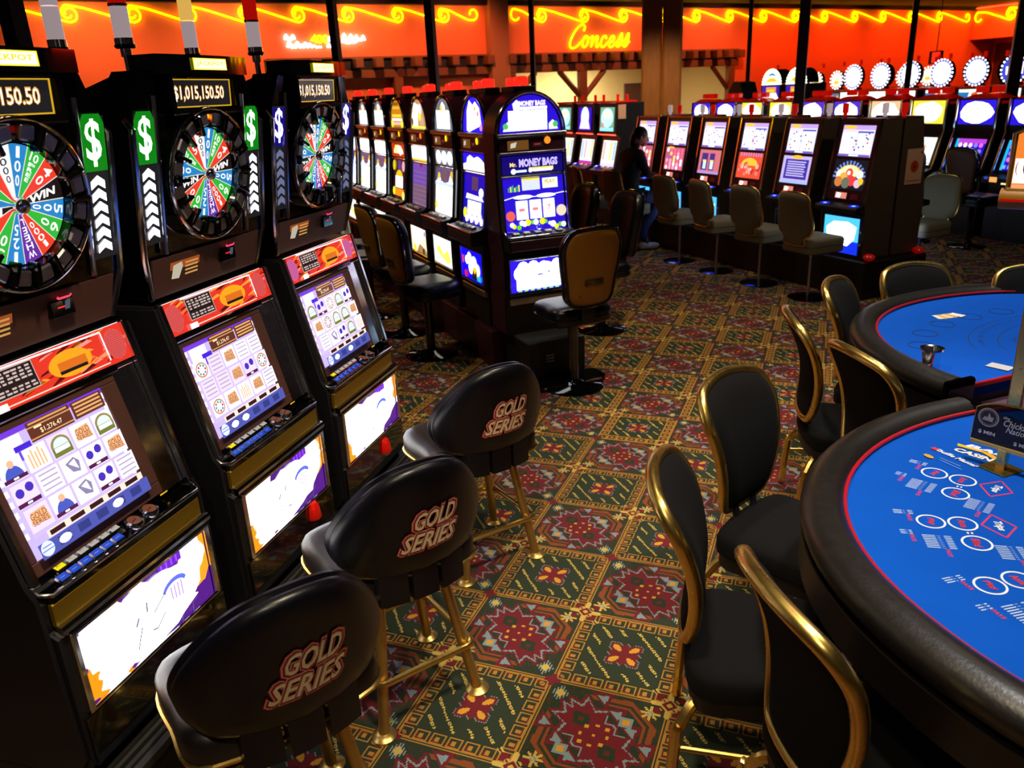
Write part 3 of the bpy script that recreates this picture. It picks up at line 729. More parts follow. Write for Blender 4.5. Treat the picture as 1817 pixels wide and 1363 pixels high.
    for s in (-1, 1):
        cached('wA_col%d' % s, 'side_column', 'chrome', T, lambda b: b.tube([(s * .29, yf(1.425) - .004, 1.425), (s * .327, yf(1.56) - .006, 1.56), (s * .332, yf(1.95) - .006, 1.94), (s * .325, yf(1.96) + .02, 1.965)], .010, 8))
        cached('wA_in%d' % s, 'inner_trim', 'chrome', T, lambda b: b.tube([(s * .225, yf(z) - .004, z) for z in (1.56, 1.7, 1.95, 2.03)], .008, 8))
        lit = hx('10e020', 1.1) if i < 2 else hx('3820e0', 1.0)
        b = MB(); vv = Vector((0, yf(1.95) - yf(1.55), .40)).normalized(); a = Art(b, (s * .276, yf(1.75) - .004, 1.75), (1, 0, 0), vv)
        a.rect(-.044, -.15, .044, .235, (.01, .01, .012))
        if i < 2: a.poly([(-.044, .09), (.044, .09), (.044, .215), (.03, .24), (-.03, .24), (-.044, .215)], hx('0a8a14', .9))
        else: a.poly([(-.044, .09), (.044, .09), (.044, .23), (-.044, .23)], hx('180a90', .7))
        hot = (2.2, 4.6, 2.2) if i < 2 else (2.8, 2.6, 4.6)
        a.text('$', 0, .165, .125, hot, .056, .015)
        wh = (3.0, 3.0, 3.3) if i < 2 else hx('8a90b8', .6)
        for q in range(6):
            y0 = .075 - q * .035; a.poly([(-.026, y0 - .034), (0, y0 - .02), (.026, y0 - .034), (.026, y0 - .012), (0, y0 + .004), (-.026, y0 - .012)], wh)
        part('light_panel', b, 'glow', T, 0, ('lit green dollar sign above white arrows' if i < 2 else 'lit violet dollar sign above dim arrows'))
    # jackpot display
    def jd(b):
        for (x0, z0, x1, z1) in ((-.175, 2.075, .175, 2.095), (-.175, 1.97, .175, 1.992), (-.175, 1.97, -.155, 2.095), (.155, 1.97, .175, 2.095)): b.box(((x0 + x1) / 2, yf(2.03) - .008, (z0 + z1) / 2), (x1 - x0, .05, z1 - z0), .006)
    JD = cached('wA_jd', 'jackpot_display', 'gloss', T, jd)
    b = MB(); a = Art(b, (-.012, yf(2.03) - .02, 2.034), (1, 0, 0), (0, -.08, 1)); a.rect(-.155, -.044, .155, .044, hx('d0a020', 1.1)).rect(-.148, -.038, .148, .038, (.012, .011, .012)); a.text('$1,015,150.50', -.012, -.002, .050, hx('e8a040', 1.1), .258, .045).text('$1,015,150.50', -.012, -.002, .042, hx('fff0d8', 1.6), .252, .0); part('jackpot_readout', b, 'glow', JD, 0, 'gold jackpot figure 1,015,150.50 on black')
    def cap(b):
        n = 10; fr = [(-.228 + .456 * k / n) for k in range(n + 1)]; yy = lambda x: yf(2.1) - .05 + .35 * x * x
        b.loops([[(x, yy(x), z) for x in fr] + [(.228, .15, z), (-.228, .15, z)] for z in (2.088, 2.098, 2.135, 2.143)])
    MQ = cached('wA_cap', 'marquee', 'gloss', T, cap)
    b = MB(); a = Art(b, (.0, yf(2.1) - .053, 2.117), (1, 0, 0), (0, 0, 1)); a.rect(-.085, -.017, .085, .017, hx('e8d820', 1.6)).rect(-.08, -.014, .08, .014, hx('fff8b0', 2.2)); a.text('JACKPOT', 0, 0, .017, hx('e8c820', 1.3), .14, .02); part('marquee_sign', b, 'glow', MQ, 0)
    # wheel
    zc = 1.785; WR = Matrix.Rotation(rad(90 + 7.6), 3, 'X')
    def ring(b):
        b.lathe([(.150, .012), (.152, .03), (.168, .02), (.190, .018), (.205, .03), (.214, .02), (.212, -.02), (.150, -.02), (.149, .012)], (0, 0, 0), 48, WR, False)
    wr = cached('wA_ring', 'wheel_ring', 'gloss', T, ring); wr.location = (.0, yf(zc), zc)
    cached('wA_rim', 'rim_trim', 'chrome', wr, lambda b: b.tube([WR @ Vector((.208 * math.cos(q * PI / 24), .208 * math.sin(q * PI / 24), .032)) for q in range(48)], .006, 8, True))
    for q in range(16):
        aq = rad(90 - 11.25 - 22.5 * q)
        if 80 < math.degrees(aq) < 100: continue
        def peg(b):
            R = WR @ Matrix.Rotation(aq, 3, 'Z'); b.box(R @ Vector((.176, 0, .026)), (.040, .046, .022), .005, R)
        cached('wA_peg%d' % q, 'chrome_block', 'steel', wr, peg)
    for q in range(16):
        aq = rad(90 - 22.5 * q)
        def fin(b):
            R = WR @ Matrix.Rotation(aq, 3, 'Z'); b.box(R @ Vector((.168, 0, .034)), (.062, .012, .035), .003, R)
        if q: cached('wA_fin%d' % q, 'peg', 'gloss', wr, fin)
    def ptr(b):
        b.box((0, -.036, .177), (.06, .016, .026), .004); b.mi = 1; Art(b, (0, -.0445, .178), (1, 0, 0), (0, 0, 1)).rect(-.026, -.01, .026, .01, hx('ff3a10', 1.8) if i == 1 else hx('701008', .5)).rect(-.012, -.005, .012, .006, hx('ffa020', 2) if i == 1 else hx('801408', .5))
    part('pointer_lamp', (lambda b: (ptr(b), b)[1])(MB()), ('gloss', 'glow'), wr)
    if 'wA_wheel' not in CACHE:
        b = MB(); b.X = (WR @ Matrix.Rotation(rad(-90), 3, 'X')).to_4x4(); wheel_art(b); CACHE['wA_wheel'] = finish('wheel', b, 'glow', 0)
    w = link('wheel', CACHE['wA_wheel'], T); w.location = (0, yf(zc) - .006, zc); w['label'] = 'round prize wheel of red, blue and green wedges'
    cached('wA_hub', 'hub', 'chrome', w, lambda b: b.lathe([(.0, -.0), (.022, 0), (.022, .018), (.017, .026), (.008, .028), (.0, .028)], n=20, R=WR))
    # signal light
    up = .012
    sx, sy = -.045, .30
    SG = cached('wA_sgp', 'signal_light', 'chrome', T, lambda b: b.lathe([(.011, 1.97), (.011, 2.15), (.017, 2.152), (.017, 2.178), (.029, 2.18), (.029, 2.206), (.0, 2.206)], (sx, sy, 0), 20))
    cached('wA_sg0', 'collar', 'gloss', SG, lambda b: b.lathe([(.026, 2.175), (.032, 2.180), (.032, 2.186), (.026, 2.19)], (sx, sy, 0), 20))
    cached('wA_sg1', 'white_lens', 'lenswhite', SG, lambda b: b.lathe([(.0265, 2.206), (.0265, 2.298), (.0, 2.298)], (sx, sy, 0), 20))
    cached('wA_sg2', 'red_lens', 'lensred', SG, lambda b: b.lathe([(.0265, 2.302), (.0265, 2.375), (.022, 2.382), (0, 2.382)], (sx, sy, 0), 20))
    cached('wA_sg3', 'lens_ring', 'chrome', SG, lambda b: b.lathe([(.0285, 2.296), (.029, 2.300), (.0285, 2.304)], (sx, sy, 0), 20))
    return T
WCS = (-1.135, -.377, .362)
for i, l in enumerate(('wheel slot machine nearest the camera, cut off by the left edge of the picture', 'middle wheel slot machine of three, with green dollar signs on both sides', 'wheel slot machine with violet dollar signs at the far end of the left row')):
    wheel_machine(i, WCS[i], l)
def AW(d, w, z=0):
    c, s = math.cos(rad(5.5)), math.sin(rad(5.5)); return Vector((c * d - s * w, s * d + c * w, z))
# machines standing back to back behind the row
for k, (w, l) in enumerate(((-.30, 'dark back of the slot machine behind leftmost and middle wheel machines'), (.44, 'dark back of the slot machine behind middle and far wheel machines'))):
    T = thing('slot_machine', l, 'slot machine', AW(-1.30, w), rad(TH), 'machines backing onto the wheel slot machines')
    b = MB(); b.box((0, .22, 1.0), (.66, .42, 2.0), .01); part('cabinet', b, 'black', T)
    b = MB(); b.box((0, .2, 2.02), (.6, .34, .05), .012); part('top_cap', b, 'gloss', T)
    lx, ly = .04, .06
    b = MB(); b.lathe([(.012, 2.03), (.012, 2.17), (.022, 2.172), (.022, 2.198), (.031, 2.2), (.031, 2.232), (0, 2.232)], (lx, ly, 0), 20); SG = part('signal_light', b, 'chrome', T)
    b = MB(); b.lathe([(.0285, 2.232), (.0285, 2.335), (0, 2.335)], (lx, ly, 0), 20); part('white_lens', b, 'lenswhite', SG)
    b = MB(); b.lathe([(.0285, 2.339), (.0285, 2.425), (.024, 2.432), (0, 2.432)], (lx, ly, 0), 20); part('upper_lens', b, 'lenswhite' if k == 0 else 'lensyellow', SG)
    b = MB(); b.lathe([(.029, 2.195), (.034, 2.2), (.034, 2.206), (.029, 2.21)], (lx, ly, 0), 20); part('collar', b, 'gloss', SG)
# shared base with its rounded foot step
T = thing('machine_base', 'long black base with a rounded rubber foot step under the wheel slot machines', 'base', AW(-.62, -.377), rad(TH))
b = MB(); b.prism_x([(-.03, 0), (-.06, .03), (-.06, .25), (-.03, .29), (0, .30), (.65, .30), (.65, 0)], -1.08, 1.14); part('foot_step', b, 'rubber', T)
b = MB(); b.tube([(-1.08, -.045, .278), (1.14, -.045, .278)], .024, 8); part('step_nosing', b, 'rubber', T)
b = MB(); b.tube([(-1.08, .0, .298), (1.14, .0, .298)], .014, 8); part('step_nosing', b, 'rubber', T)
b = MB(); b.box((1.15, .02, .15), (.02, .18, .3), .006); part('end_cap', b, 'dark', T)
for k, (d, w) in enumerate(((-.640, -.242), (-.640, .442))):
    b = MB(); b.lathe([(0, .0), (.030, .0), (.034, .01), (.027, .055), (.018, .07), (0, .072)], n=14); o = part('red_cap', b, 'redplastic', None); o.location = AW(d + .0, w, (.43, .405)[k])  # red plastic caps of unknown use on the machine fronts
    tag(o, ('small red plastic cap under the lit glass of middle wheel machine', 'small red plastic cap under the lit glass of far wheel machine')[k], 'marker', 'red caps under the lit glass')
# ---------------------------------------------------------------- three gold-legged stools
def stool(loc, rz, label, first=[None]):
    if first[0]: return dup(first[0], loc, rz, label, 'black and gold stools at the wheel machines')
    T = first[0] = thing('bar_stool', label, 'stool', loc, rz, 'black and gold stools at the wheel machines')     # faces local +y
    zs = .50
    so = spline([(-.21, -.15), (.21, -.15), (.255, .04), (.225, .235), (.0, .275), (-.225, .235), (-.255, .04)], 6)
    b = MB(); b.pillow([(x, y) for x, y in so], [(.02, 0), (0, .012), (0, .07), (.012, .09), (.035, .103), (.06, .108)]); b.v = [(x, z, zs + y) for x, y, z in b.v]; part('seat', b, 'seatvinyl', T, 50)
    b = MB(); b.tube([(x * 1.005, y * 1.005, zs + .012) for x, y in so], .007, 6, True); part('gold_piping', b, 'gold', T)
    b = MB(); b.pillow([(x * .86, y * .86) for x, y in so], [(0, 0), (0, .03)]); b.v = [(x, z, zs - .032 + y) for x, y, z in b.v]; part('seat_pan', b, 'dark', T)
    bo = spline([(-.16, 0), (.16, 0), (.235, .045), (.262, .12), (.25, .19), (.20, .275), (.13, .345), (.05, .375), (-.05, .375), (-.13, .345), (-.20, .275), (-.25, .19), (-.262, .12), (-.235, .045)], 4)
    def bend(p): x, y, z = p; return (x, y + 1.5 * x * x - .16 * z - .235, z + .60)
    b = MB(); b.fn = bend; b.pillow(bo, [(.06, -.012), (.02, -.008), (.006, .0), (.0, .012), (.0, .024), (.012, .034), (.012, .040), (.0, .046), (.0, .056), (.02, .072), (.06, .08)]); part('backrest', b, 'vinyl', T, 60)
    b = MB(); b.fn = bend; a = Art(b, (0, -.0135, .15), (-1, 0, 0), (0, 0, 1), .0006)
    # the art plane looks backwards (-y): u runs to the viewer's right when seen from behind
    a.u = Vector((1, 0, 0)); a.n = Vector((0, -1, 0)); a.k = 2
    Rd, Rw, Cr = hx('a81c30'), hx('efc9a0'), hx('f3dfae')
    ox = .015
    for off, col in ((.085, Rd), (.060, Rw), (.042, Rd)):
        k0 = a.k; a.text('GOLD', ox + .016, .046, .062 + off * .25, col, .150 + off * .25, off, .45); a.k = k0; a.text('SERIES', ox - .004, -.028, .062 + off * .25, col, .200 + off * .25, off, .45)
    k0 = a.k; a.text('GOLD', ox + .016, .046, .060, Cr, .147, .018, .45); a.k = k0; a.text('SERIES', ox - .004, -.028, .060, Cr, .197, .018, .45)
    part('logo', b, 'print', T, 0, 'cream lettering outlined in red')
    b = MB(); b.fn = lambda p: (p[0], p[1] + 1.2 * p[0] * p[0] - .215, p[2])
    for x0, x1 in ((-.15, -.06), (-.045, .045), (.06, .15)):
        n = 6; b.loops([[(x0 + (x1 - x0) * k / n, y, z) for k in range(n + 1) for y in ((-.02,))] + [(x1 - (x1 - x0) * k / n, .02, z) for k in range(n + 1)] for z in (.50, .51, .60, .625)])
    part('back_bracket', b, 'vinyl', T)
    for x in (-.052, .052): b = MB(); b.box((x, -.195, .56), (.012, .02, .02), .003); part('gold_clip', b, 'gold', T)
    for (sx, sy) in ((-1, -1), (1, -1), (1, 1), (-1, 1)):
        b = MB(); b.cyl((sx * .115, sy * .115, zs - .02), (sx * .182, sy * .182, .012), .0185, 14); lg = part('leg', b, 'golddk', T)
        b = MB(); b.lathe([(.0, 0), (.042, 0), (.042, .006), (.034, .012), (.02, .018), (0, .018)], (sx * .184, sy * .184, 0), 20); part('foot_disc', b, 'golddk', lg)
    rp = []
    for (cx, cy, a0) in ((.15, .15, 0), (-.15, .15, 90), (-.15, -.15, 180), (.15, -.15, 270)): rp += [(x, y, .20) for x, y in arc(cx, cy, .035, a0, a0 + 90, 4)]
    b = MB(); b.tube(rp, .0115, 10, True); part('foot_ring', b, 'gold', T)
    b = MB(); b.lathe([(0, zs - .06), (.07, zs - .06), (.09, zs - .03), (0, zs - .03)], n=20); part('swivel', b, 'dark', T)
    return T
for (x, y, a, l) in ((-.065, -1.267, 58, 'black stool with lettered back nearest the camera'), (-.075, -.598, 56, 'middle one of three black stools with lettered backs'), (-.17, .30, 54, 'farthest of the three black stools with lettered backs')):
    stool((x, y, 0), rad(a), l)

# ---------------------------------------------------------------- gold-framed chairs of the card tables
def gold_chair(loc, rz, label, group, first=[None]):
    if first[0]: return dup(first[0], loc, rz, label, group)
    T = first[0] = thing('casino_chair', label, 'chair', loc, rz, group)        # faces local +y, back at -y
    zs = .47
    so = spline([(-.19, -.18), (.19, -.18), (.215, .02), (.19, .21), (0, .235), (-.19, .21), (-.215, .02)], 6)
    b = MB(); b.pillow(so, [(.02, 0), (0, .01), (0, .06), (.01, .078), (.03, .089), (.055, .094)]); b.v = [(x, z, zs - .09 + y) for x, y, z in b.v]; part('seat', b, 'fabric', T, 50)
    b = MB(); b.pillow([(x * .95, y * .95) for x, y in so], [(0, 0), (0, .05)]); b.v = [(x, z, zs - .14 + y) for x, y, z in b.v]; part('seat_frame', b, 'dark', T)
    bo = spline([(-.09, 0), (.09, 0), (.145, .045), (.175, .15), (.198, .28), (.212, .38), (.185, .45), (.11, .476), (0, .486), (-.11, .476), (-.185, .45), (-.212, .38), (-.198, .28), (-.175, .15), (-.145, .045)], 4)
    def bend(p): x, y, z = p; return (x, y - .205 + .55 * x * x - .10 * (z / .48) ** 2 + .03 * math.sin(z * 6.5), z + zs + .03)
    b = MB(); b.fn = bend; b.pillow(bo, [(.05, -.02), (.02, -.016), (.006, -.006), (.004, .006), (.012, .022), (.05, .034)]); part('back_pad', b, 'fabric', T, 60)
    b = MB(); b.tube([bend((x, 0, z)) for x, z in bo], .0185, 12, True, up=(0, 1, 0), sq=(1.1, .95)); part('back_frame', b, 'gold', T, 60)
    for s in (-1, 1):
        b = MB(); b.tube([(s * .06, -.19, zs + .06), (s * .06, -.17, zs - .05), (s * .06, -.08, zs - .1)], .014, 8); part('back_strut', b, 'dark', T)
    for (sx, sy) in ((-1, -1), (1, -1), (1, 1), (-1, 1)):
        P = spline([(sx * .10, sy * .10, zs - .135), (sx * .165, sy * .165, zs - .14), (sx * .205, sy * .205, zs - .20), (sx * .215, sy * .215, .25), (sx * .23, sy * .23, .008)], 5, False)
        b = MB(); b.tube(P, .0155, 8, sq=(1.1, 1.1)); part('leg', b, 'gold', T)
    b = MB(); b.tube(spline([(-.2, .20, .19), (-.19, .27, .20), (-.15, .29, .20), (.15, .29, .20), (.19, .27, .20), (.2, .20, .19)], 4, False), .010, 8); part('foot_rest', b, 'gold', T)
    b = MB(); b.tube([(-.215, -.2, .2), (-.215, .2, .2)], .009, 8); part('stretcher', b, 'gold', T)
    b = MB(); b.tube([(.215, -.2, .2), (.215, .2, .2)], .009, 8); part('stretcher', b, 'gold', T)
    return T
G1, G2 = 'gold-framed chairs at the near card table', 'gold-framed chairs at the far card table'
# (x, y, heading of the chair's front in degrees from +x, label)
for (x, y, h, l, g) in ((1.165, .10, -25, 'gold-framed chair with oval black back at far left of near card table', G1),
                        (1.11, -.56, 7, 'gold-framed chair seen edge-on at the left of near card table', G1),
                        (1.41, -.94, 31, 'gold-framed chair nearest the camera, cut by the bottom edge of the picture', G1),
                        (1.36, 1.20, 12, 'gold-framed chair seen edge-on left of the far card table', G2),
                        (1.585, .78, 31, 'gold-framed chair turned away from camera between the two card tables', G2),
                        (1.53, 1.76, -14, 'gold-framed chair with a tall narrow black back left of the far card table', G2),
                        (1.82, 2.06, -56, 'gold-framed chair behind the far card table, left of two', G2),
                        (2.30, 2.06, -86, 'gold-framed chair behind the far card table, cut by the right edge', G2)):
    gold_chair((x, y, 0), rad(h - 90), l, g)

# ---------------------------------------------------------------- pedestal chairs with a slot in the back
def ped_chair(loc, rz, label, group, skin='tan', first={}):
    if skin in first: return dup(first[skin], loc, rz, label, group)
    T = first[skin] = thing('pedestal_chair', label, 'chair', loc, rz, group)
    zs = .62
    so = spline([(-.19, -.17), (.19, -.17), (.22, .02), (.19, .2), (0, .225), (-.19, .2), (-.22, .02)], 6)
    b = MB(); b.pillow(so, [(.03, 0), (.0, .015), (.0, .05), (.008, .055), (.008, .06), (0, .066), (0, .10), (.015, .12), (.04, .131), (.06, .134)]); b.v = [(x, z, zs - .13 + y) for x, y, z in b.v]; part('seat', b, 'vinyl', T, 50)
    bo = spline([(-.10, 0), (.10, 0), (.17, .05), (.19, .16), (.215, .32), (.215, .42), (.17, .50), (.08, .525), (-.08, .525), (-.17, .50), (-.215, .42), (-.215, .32), (-.19, .16), (-.17, .05)], 4)
    def bend(p): x, y, z = p; return (x, y - .215 + .7 * x * x - .16 * z, z + zs + .02)
    b = MB(); b.fn = bend; b.pillow(bo, [(.028, -.03), (.004, -.03), (.0, -.022), (.0, .03), (.01, .045), (.06, .055)]); part('back_shell', b, 'vinyl', T, 60)
    b = MB(); b.fn = bend; b.pillow(bo, [(.016, -.024), (.022, -.034), (.04, -.040), (.09, -.043)]); part('back_panel', b, skin, T, 60)
    b = MB(); b.tube([bend((x, -.024, z)) for x, z in bo], .010, 8, True, up=(0, 1, 0)); part('piping', b, 'gloss', T)
    b = MB(); b.fn = bend; b.box((0, -.045, .17), (.135, .012, .038), .005); b.box((0, -.052, .187), (.14, .01, .008), .003); part('hand_slot', b, 'gloss', T)
    b = MB(); b.box((0, -.20, zs - .02), (.10, .05, .16), .012); part('back_bracket', b, 'dark', T)
    b = MB(); b.cyl((0, 0, .03), (0, 0, zs - .12), .036, 18); part('column', b, 'gloss', T)
    b = MB(); b.lathe([(0, 0), (.215, 0), (.218, .008), (.20, .018), (.09, .03), (.055, .045), (.05, .06), (0, .06)], n=40); part('base_disc', b, 'gloss', T)
    return T

# ---------------------------------------------------------------- cream chairs of the right-hand bank
def cream_chair(loc, rz, label, group, first=[None]):
    if first[0]: return dup(first[0], loc, rz, label, group)
    T = first[0] = thing('upholstered_chair', label, 'chair', loc, rz, group)
    zs = .60
    so = rrect(-.21, -.20, .21, .22, .06)
    b = MB(); b.pillow(so, [(.02, 0), (0, .015), (0, .06), (.006, .064), (.006, .068), (0, .072), (0, .12), (.015, .138), (.06, .145)]); b.v = [(x, z, zs - .145 + y) for x, y, z in b.v]; part('seat', b, 'cream', T, 50)
    bo = spline([(-.12, 0), (.12, 0), (.135, .07), (.20, .11), (.225, .20), (.205, .32), (.19, .43), (.13, .475), (0, .485), (-.13, .475), (-.19, .43), (-.205, .32), (-.225, .20), (-.20, .11), (-.135, .07)], 4)
    def bend(p): x, y, z = p; return (x, y - .22 + .6 * x * x - .14 * z, z + zs - .06)
    b = MB(); b.fn = bend; b.pillow(bo, [(.05, -.03), (.015, -.024), (.004, -.01), (.004, .012), (.02, .03), (.06, .036)]); part('back', b, 'cream', T, 60)
    b = MB(); b.tube([bend((x, 0, z)) for x, z in bo], .011, 8, True, up=(0, 1, 0)); part('gold_edge', b, 'gold', T)
    b = MB(); b.cyl((0, 0, .02), (0, 0, zs - .14), .014, 12); part('column', b, 'steel', T)
    b = MB(); b.lathe([(0, 0), (.19, 0), (.19, .008), (.04, .03), (0, .03)], n=28); part('base_disc', b, 'gloss', T)
    return T
# ---------------------------------------------------------------- banks of slot machines, all turned 45 degrees to the carpet
E2 = Vector((-.6997, .7145, 0)); E1 = Vector((.7145, .6997, 0))
RB = rad(-45.6); RM = rad(44.4); RBK = rad(134.4)
def V3(p, z=0): return Vector((p[0], p[1], z))
WH = (2.4, 2.4, 2.45)
def s2_art(kind, arch, sign, reel, belly, seed):
    r = random.Random(seed)
    if kind == 'money':
        bg = hx('2a10d0', 1.15)
        arch.poly(arc(0, 0, .235, 0, 180, 20, .245), bg); arch.rect(-.165, .012, .13, .145, WH); arch.rect(.03, .012, .035, .145, hx('c8c0f0', 1.2)); arch.rect(.065, .012, .068, .145, hx('c8c0f0', 1.2))
        arch.text('MONEY BAGS', .02, .19, .035, hx('d8ccff', 2), .20, .05); arch.rect(-.10, .150, .13, .168, WH); arch.poly([(-.12, .13), (-.13, .19), (-.10, .215), (-.08, .20), (-.085, .13)], WH)
        for s in (-1, 1): arch.poly([(s * .21, .012), (s * .19, .06), (s * .17, .075), (s * .14, .05), (s * .14, .012)], hx('d8f0c0', 1.9)); arch.disc(s * .19, .045, .02, hx('50c060', 1.2))
        sign.rect(-.235, -.062, .235, .062, hx('160a78', .9)); sign.text('Mr.', -.15, .004, .028, hx('e8c870', 1.5), .05, .04); sign.text('MONEY BAGS', .045, .012, .055, hx('b8a8f8', 1.6), .30, .05)
        sign.rect(-.03, -.045, .16, -.022, hx('f0d850', 1.7)); sign.rect(.0, -.05, .15, -.034, WH); sign.disc(-.15, -.042, .018, WH); sign.rect(-.13, -.05, -.05, -.035, hx('c8e8f8', 1.6)); sign.disc(-.02, -.04, .014, WH)
        w, h = .235, .185
        reel.rect(-w, -h, w, h, hx('2a10d0', 1.1)); reel.rect(-.09, .10, .05, .178, hx('c8d0f4', 1.4)); reel.rect(-.09, .168, .05, .182, hx('e8d820', 1.3)); reel.rect(.07, .105, .19, .175, hx('e0f0c0', 1.7)); reel.text('PLAY', .13, .15, .028, hx('c89040', 1.2), .08, .03)
        for i in range(6): reel.rect(-.20 + i * .016, .095, -.19 + i * .016, .125 + .008 * (i % 3), (hx('38b030', 1.2), hx('d8e038', 1.4))[i % 2], i == 0)
        for sx in (-1, 1): reel.poly(arc(sx * .09, .055, .075, 0, 350, 20, .014), WH)
        reel.line([(-w, .045), (-.16, .06), (0, .052), (.16, .06), (w, .068)], .006, hx('d8e8ff', 1.7))
        for i in (-1, 0, 1):
            reel.rect(i * .105 - .045, -.10, i * .105 + .045, .03, (2.6, 2.5, 2.7)); reel.rect(i * .105 - .025, -.045, i * .105 + .02, -.022, hx('e88890', 1.2)) if i < 1 else reel.text('7', i * .105, -.03, .04, hx('e07070', 1.2), .03, .03)
        for i in range(16): reel.disc(-.20 + i * .027 + r.uniform(-.01, .01), -.15 + r.uniform(-.02, .03), r.uniform(.012, .024), (WH, hx('e8e018', 1.6), hx('60d020', 1.3), WH)[i % 4], None, 9, i == 0)
        reel.rects([(-.06, -.17, -.02, -.15), (.0, -.175, .05, -.15)], hx('3020c8', 1.2)); reel.disc(-.20, -.07, .035, hx('f06050', 1.2)); reel.disc(.20, -.06, .04, hx('e8d8b8', 1.2))
        belly.rect(-.235, -.115, .235, .115, hx('3018e0', 1.3))
        for i in range(13): belly.disc(-.16 + i * .027, .02 + .035 * math.sin(i * 1.9), .05, WH, .055, 12, i == 0)
        belly.rect(-.19, -.10, .235, .03, WH); belly.rects([(-.02, -.005, .02, .006), (.06, .01, .08, .02), (-.12, .03, -.115, .05)], hx('5038d8', 1.2)); belly.rects([(-.18 + i * .05, -.112, -.15 + i * .05, -.098) for i in range(7)], hx('90d080', 1.5))
    elif kind == 'clown':
        bg = hx('1a14f0', 1.2)
        arch.poly(arc(0, 0, .235, 0, 180, 20, .245), bg); arch.poly([(-.15, .01), (-.10, .0), (.16, .05), (.13, .17), (.05, .215), (.0, .19), (-.07, .225), (-.13, .15)], (2.2, 2.3, 2.5)); arch.disc(.04, .165, .018, hx('f8a020', 1.4)); arch.disc(.1, .13, .02, hx('f880a0', 1.3)); arch.disc(.15, .035, .025, hx('e890c0', 1.3)); arch.rects([(-.09, .05 + i * .03, .1, .055 + i * .03) for i in range(3)], hx('d0c8f0', 1.2))
        sign.rect(-.235, -.062, .235, .062, bg); sign.poly([(-.235, -.062), (.235, -.062), (.235, -.01), (.15, .03), (.08, .045), (.0, .03), (-.08, .05), (-.14, .03), (-.16, -.01), (-.235, -.02)], WH); sign.rects([(-.09, -.03, -.03, -.024), (.09, -.045, .14, -.038), (.02, -.02, .05, -.01)], hx('f0e040', 1.4))
        reel.rect(-.235, -.185, .235, .185, hx('150cc0', 1.0)); reel.rect(-.06, .07, .07, .17, hx('6a4a70', .7)); reel.disc(.14, .06, .045, WH, .035); reel.poly([(-.16, .04), (.16, .03), (.2, .0), (-.18, .0)], hx('e8e0ff', 1.8)); reel.rects([(-.13, -.11, -.05, -.01), (-.035, -.11, .05, -.01), (.065, -.11, .15, -.01)], WH); reel.disc(-.18, -.11, .04, hx('f0e028', 1.6))
        for i in range(10): reel.disc(-.14 + i * .035, -.15 + .015 * (i % 3), .028, (WH, hx('e8b8e8', 1.7), WH)[i % 3], None, 9, i == 0)
        belly.rect(-.235, -.115, .235, .115, hx('1408f0', 1.3)); belly.disc(-.05, .05, .05, WH); belly.disc(-.11, .03, .035, (2, 2.3, 2.4)); belly.disc(.05, .02, .06, WH); belly.disc(.12, -.02, .05, WH); belly.disc(-.02, -.02, .05, (2.3, 2.3, 2.3)); belly.disc(.07, -.05, .05, hx('f0c028', 1.4)); belly.poly([(.0, -.10), (.03, -.02), (.06, -.06), (.10, -.03), (.11, -.10)], hx('18120c', .6)); belly.rect(-.2, .0, -.17, .06, hx('f04030', 1.3)); belly.disc(-.13, -.08, .03, hx('e02020', 1.2)); belly.rect(.12, -.1, .2, -.06, hx('20b8d0', 1.2))
    else:
        P = {'ice': ('6a808c', WH, hx('d8e4e8', 1.7)), 'cream': ('d0a068', hx('f4d880', 1.7), WH), 'yellow': ('c89020', hx('f0c840', 1.5), hx('f0b0a0', 1.5)), 'white': ('708088', WH, hx('e0e8d0', 1.8))}[kind]
        arch.poly(arc(0, 0, .235, 0, 180, 20, .245), hx(P[0], .9))
        if kind == 'yellow':
            for i in range(6): arch.rect(-.2 + .02 * i, .02 + i * .036, .2 - .022 * i, .046 + i * .036, (hx('f0b0a8', 1.4), hx('e8d8d0', 1.6), hx('f0c838', 1.4), hx('c87818', 1.2), hx('e0a828', 1.3), hx('8a5a18', .9))[i])
            arch.disc(-.17, .03, .035, hx('f0e020', 1.4)); arch.disc(.17, .03, .035, hx('f0e020', 1.4))
            sign.rect(-.235, -.062, .235, .062, hx('c83c18', 1)); sign.poly(arc(0, -.03, .17, 0, 180, 12, .08), hx('ffe0a0', 1.8)); sign.disc(-.08, .01, .04, hx('ffc870', 1.8)); sign.disc(.07, .0, .045, WH)
            reel.rect(-.235, -.185, .235, .185, hx('241028', .6)); reel.rect(-.05, .06, .06, .18, hx('5848a0', .8)); reel.poly(arc(0, .02, .12, 0, 180, 12, .07), hx('f0b818', 1.4)); reel.rect(-.13, -.08, .12, .03, WH); reel.rects([(-.05, -.06, -.04, .02), (.03, -.06, .04, .02)], hx('b0a8c0', 1)); reel.rect(-.16, -.16, .16, -.09, hx('f08818', 1.4)); reel.disc(-.18, -.12, .04, hx('f8f020', 1.7)); reel.disc(.16, -.15, .04, hx('f8e868', 1.8)); reel.disc(-.17, .13, .05, hx('d8c818', 1.2)); reel.disc(.16, .13, .05, hx('e8a0a8', 1.3))
            belly.rect(-.235, -.115, .235, .115, hx('4a1018', .7)); belly.poly([(-.16, -.10), (-.19, 0), (-.12, .10), (.0, .115), (.10, .09), (.17, 0), (.22, -.115)], hx('f88818', 1.6)); belly.poly([(-.14, -.09), (-.16, 0), (-.10, .08), (.0, .095), (.08, .06), (.13, 0), (.17, -.10)], WH); belly.disc(-.08, -.02, .02, hx('f06040', 1.2)); belly.disc(.08, -.05, .02, hx('e89080', 1.2)); belly.rect(.05, -.115, .235, -.085, hx('f8f030', 1.7))
        elif kind == 'cream':
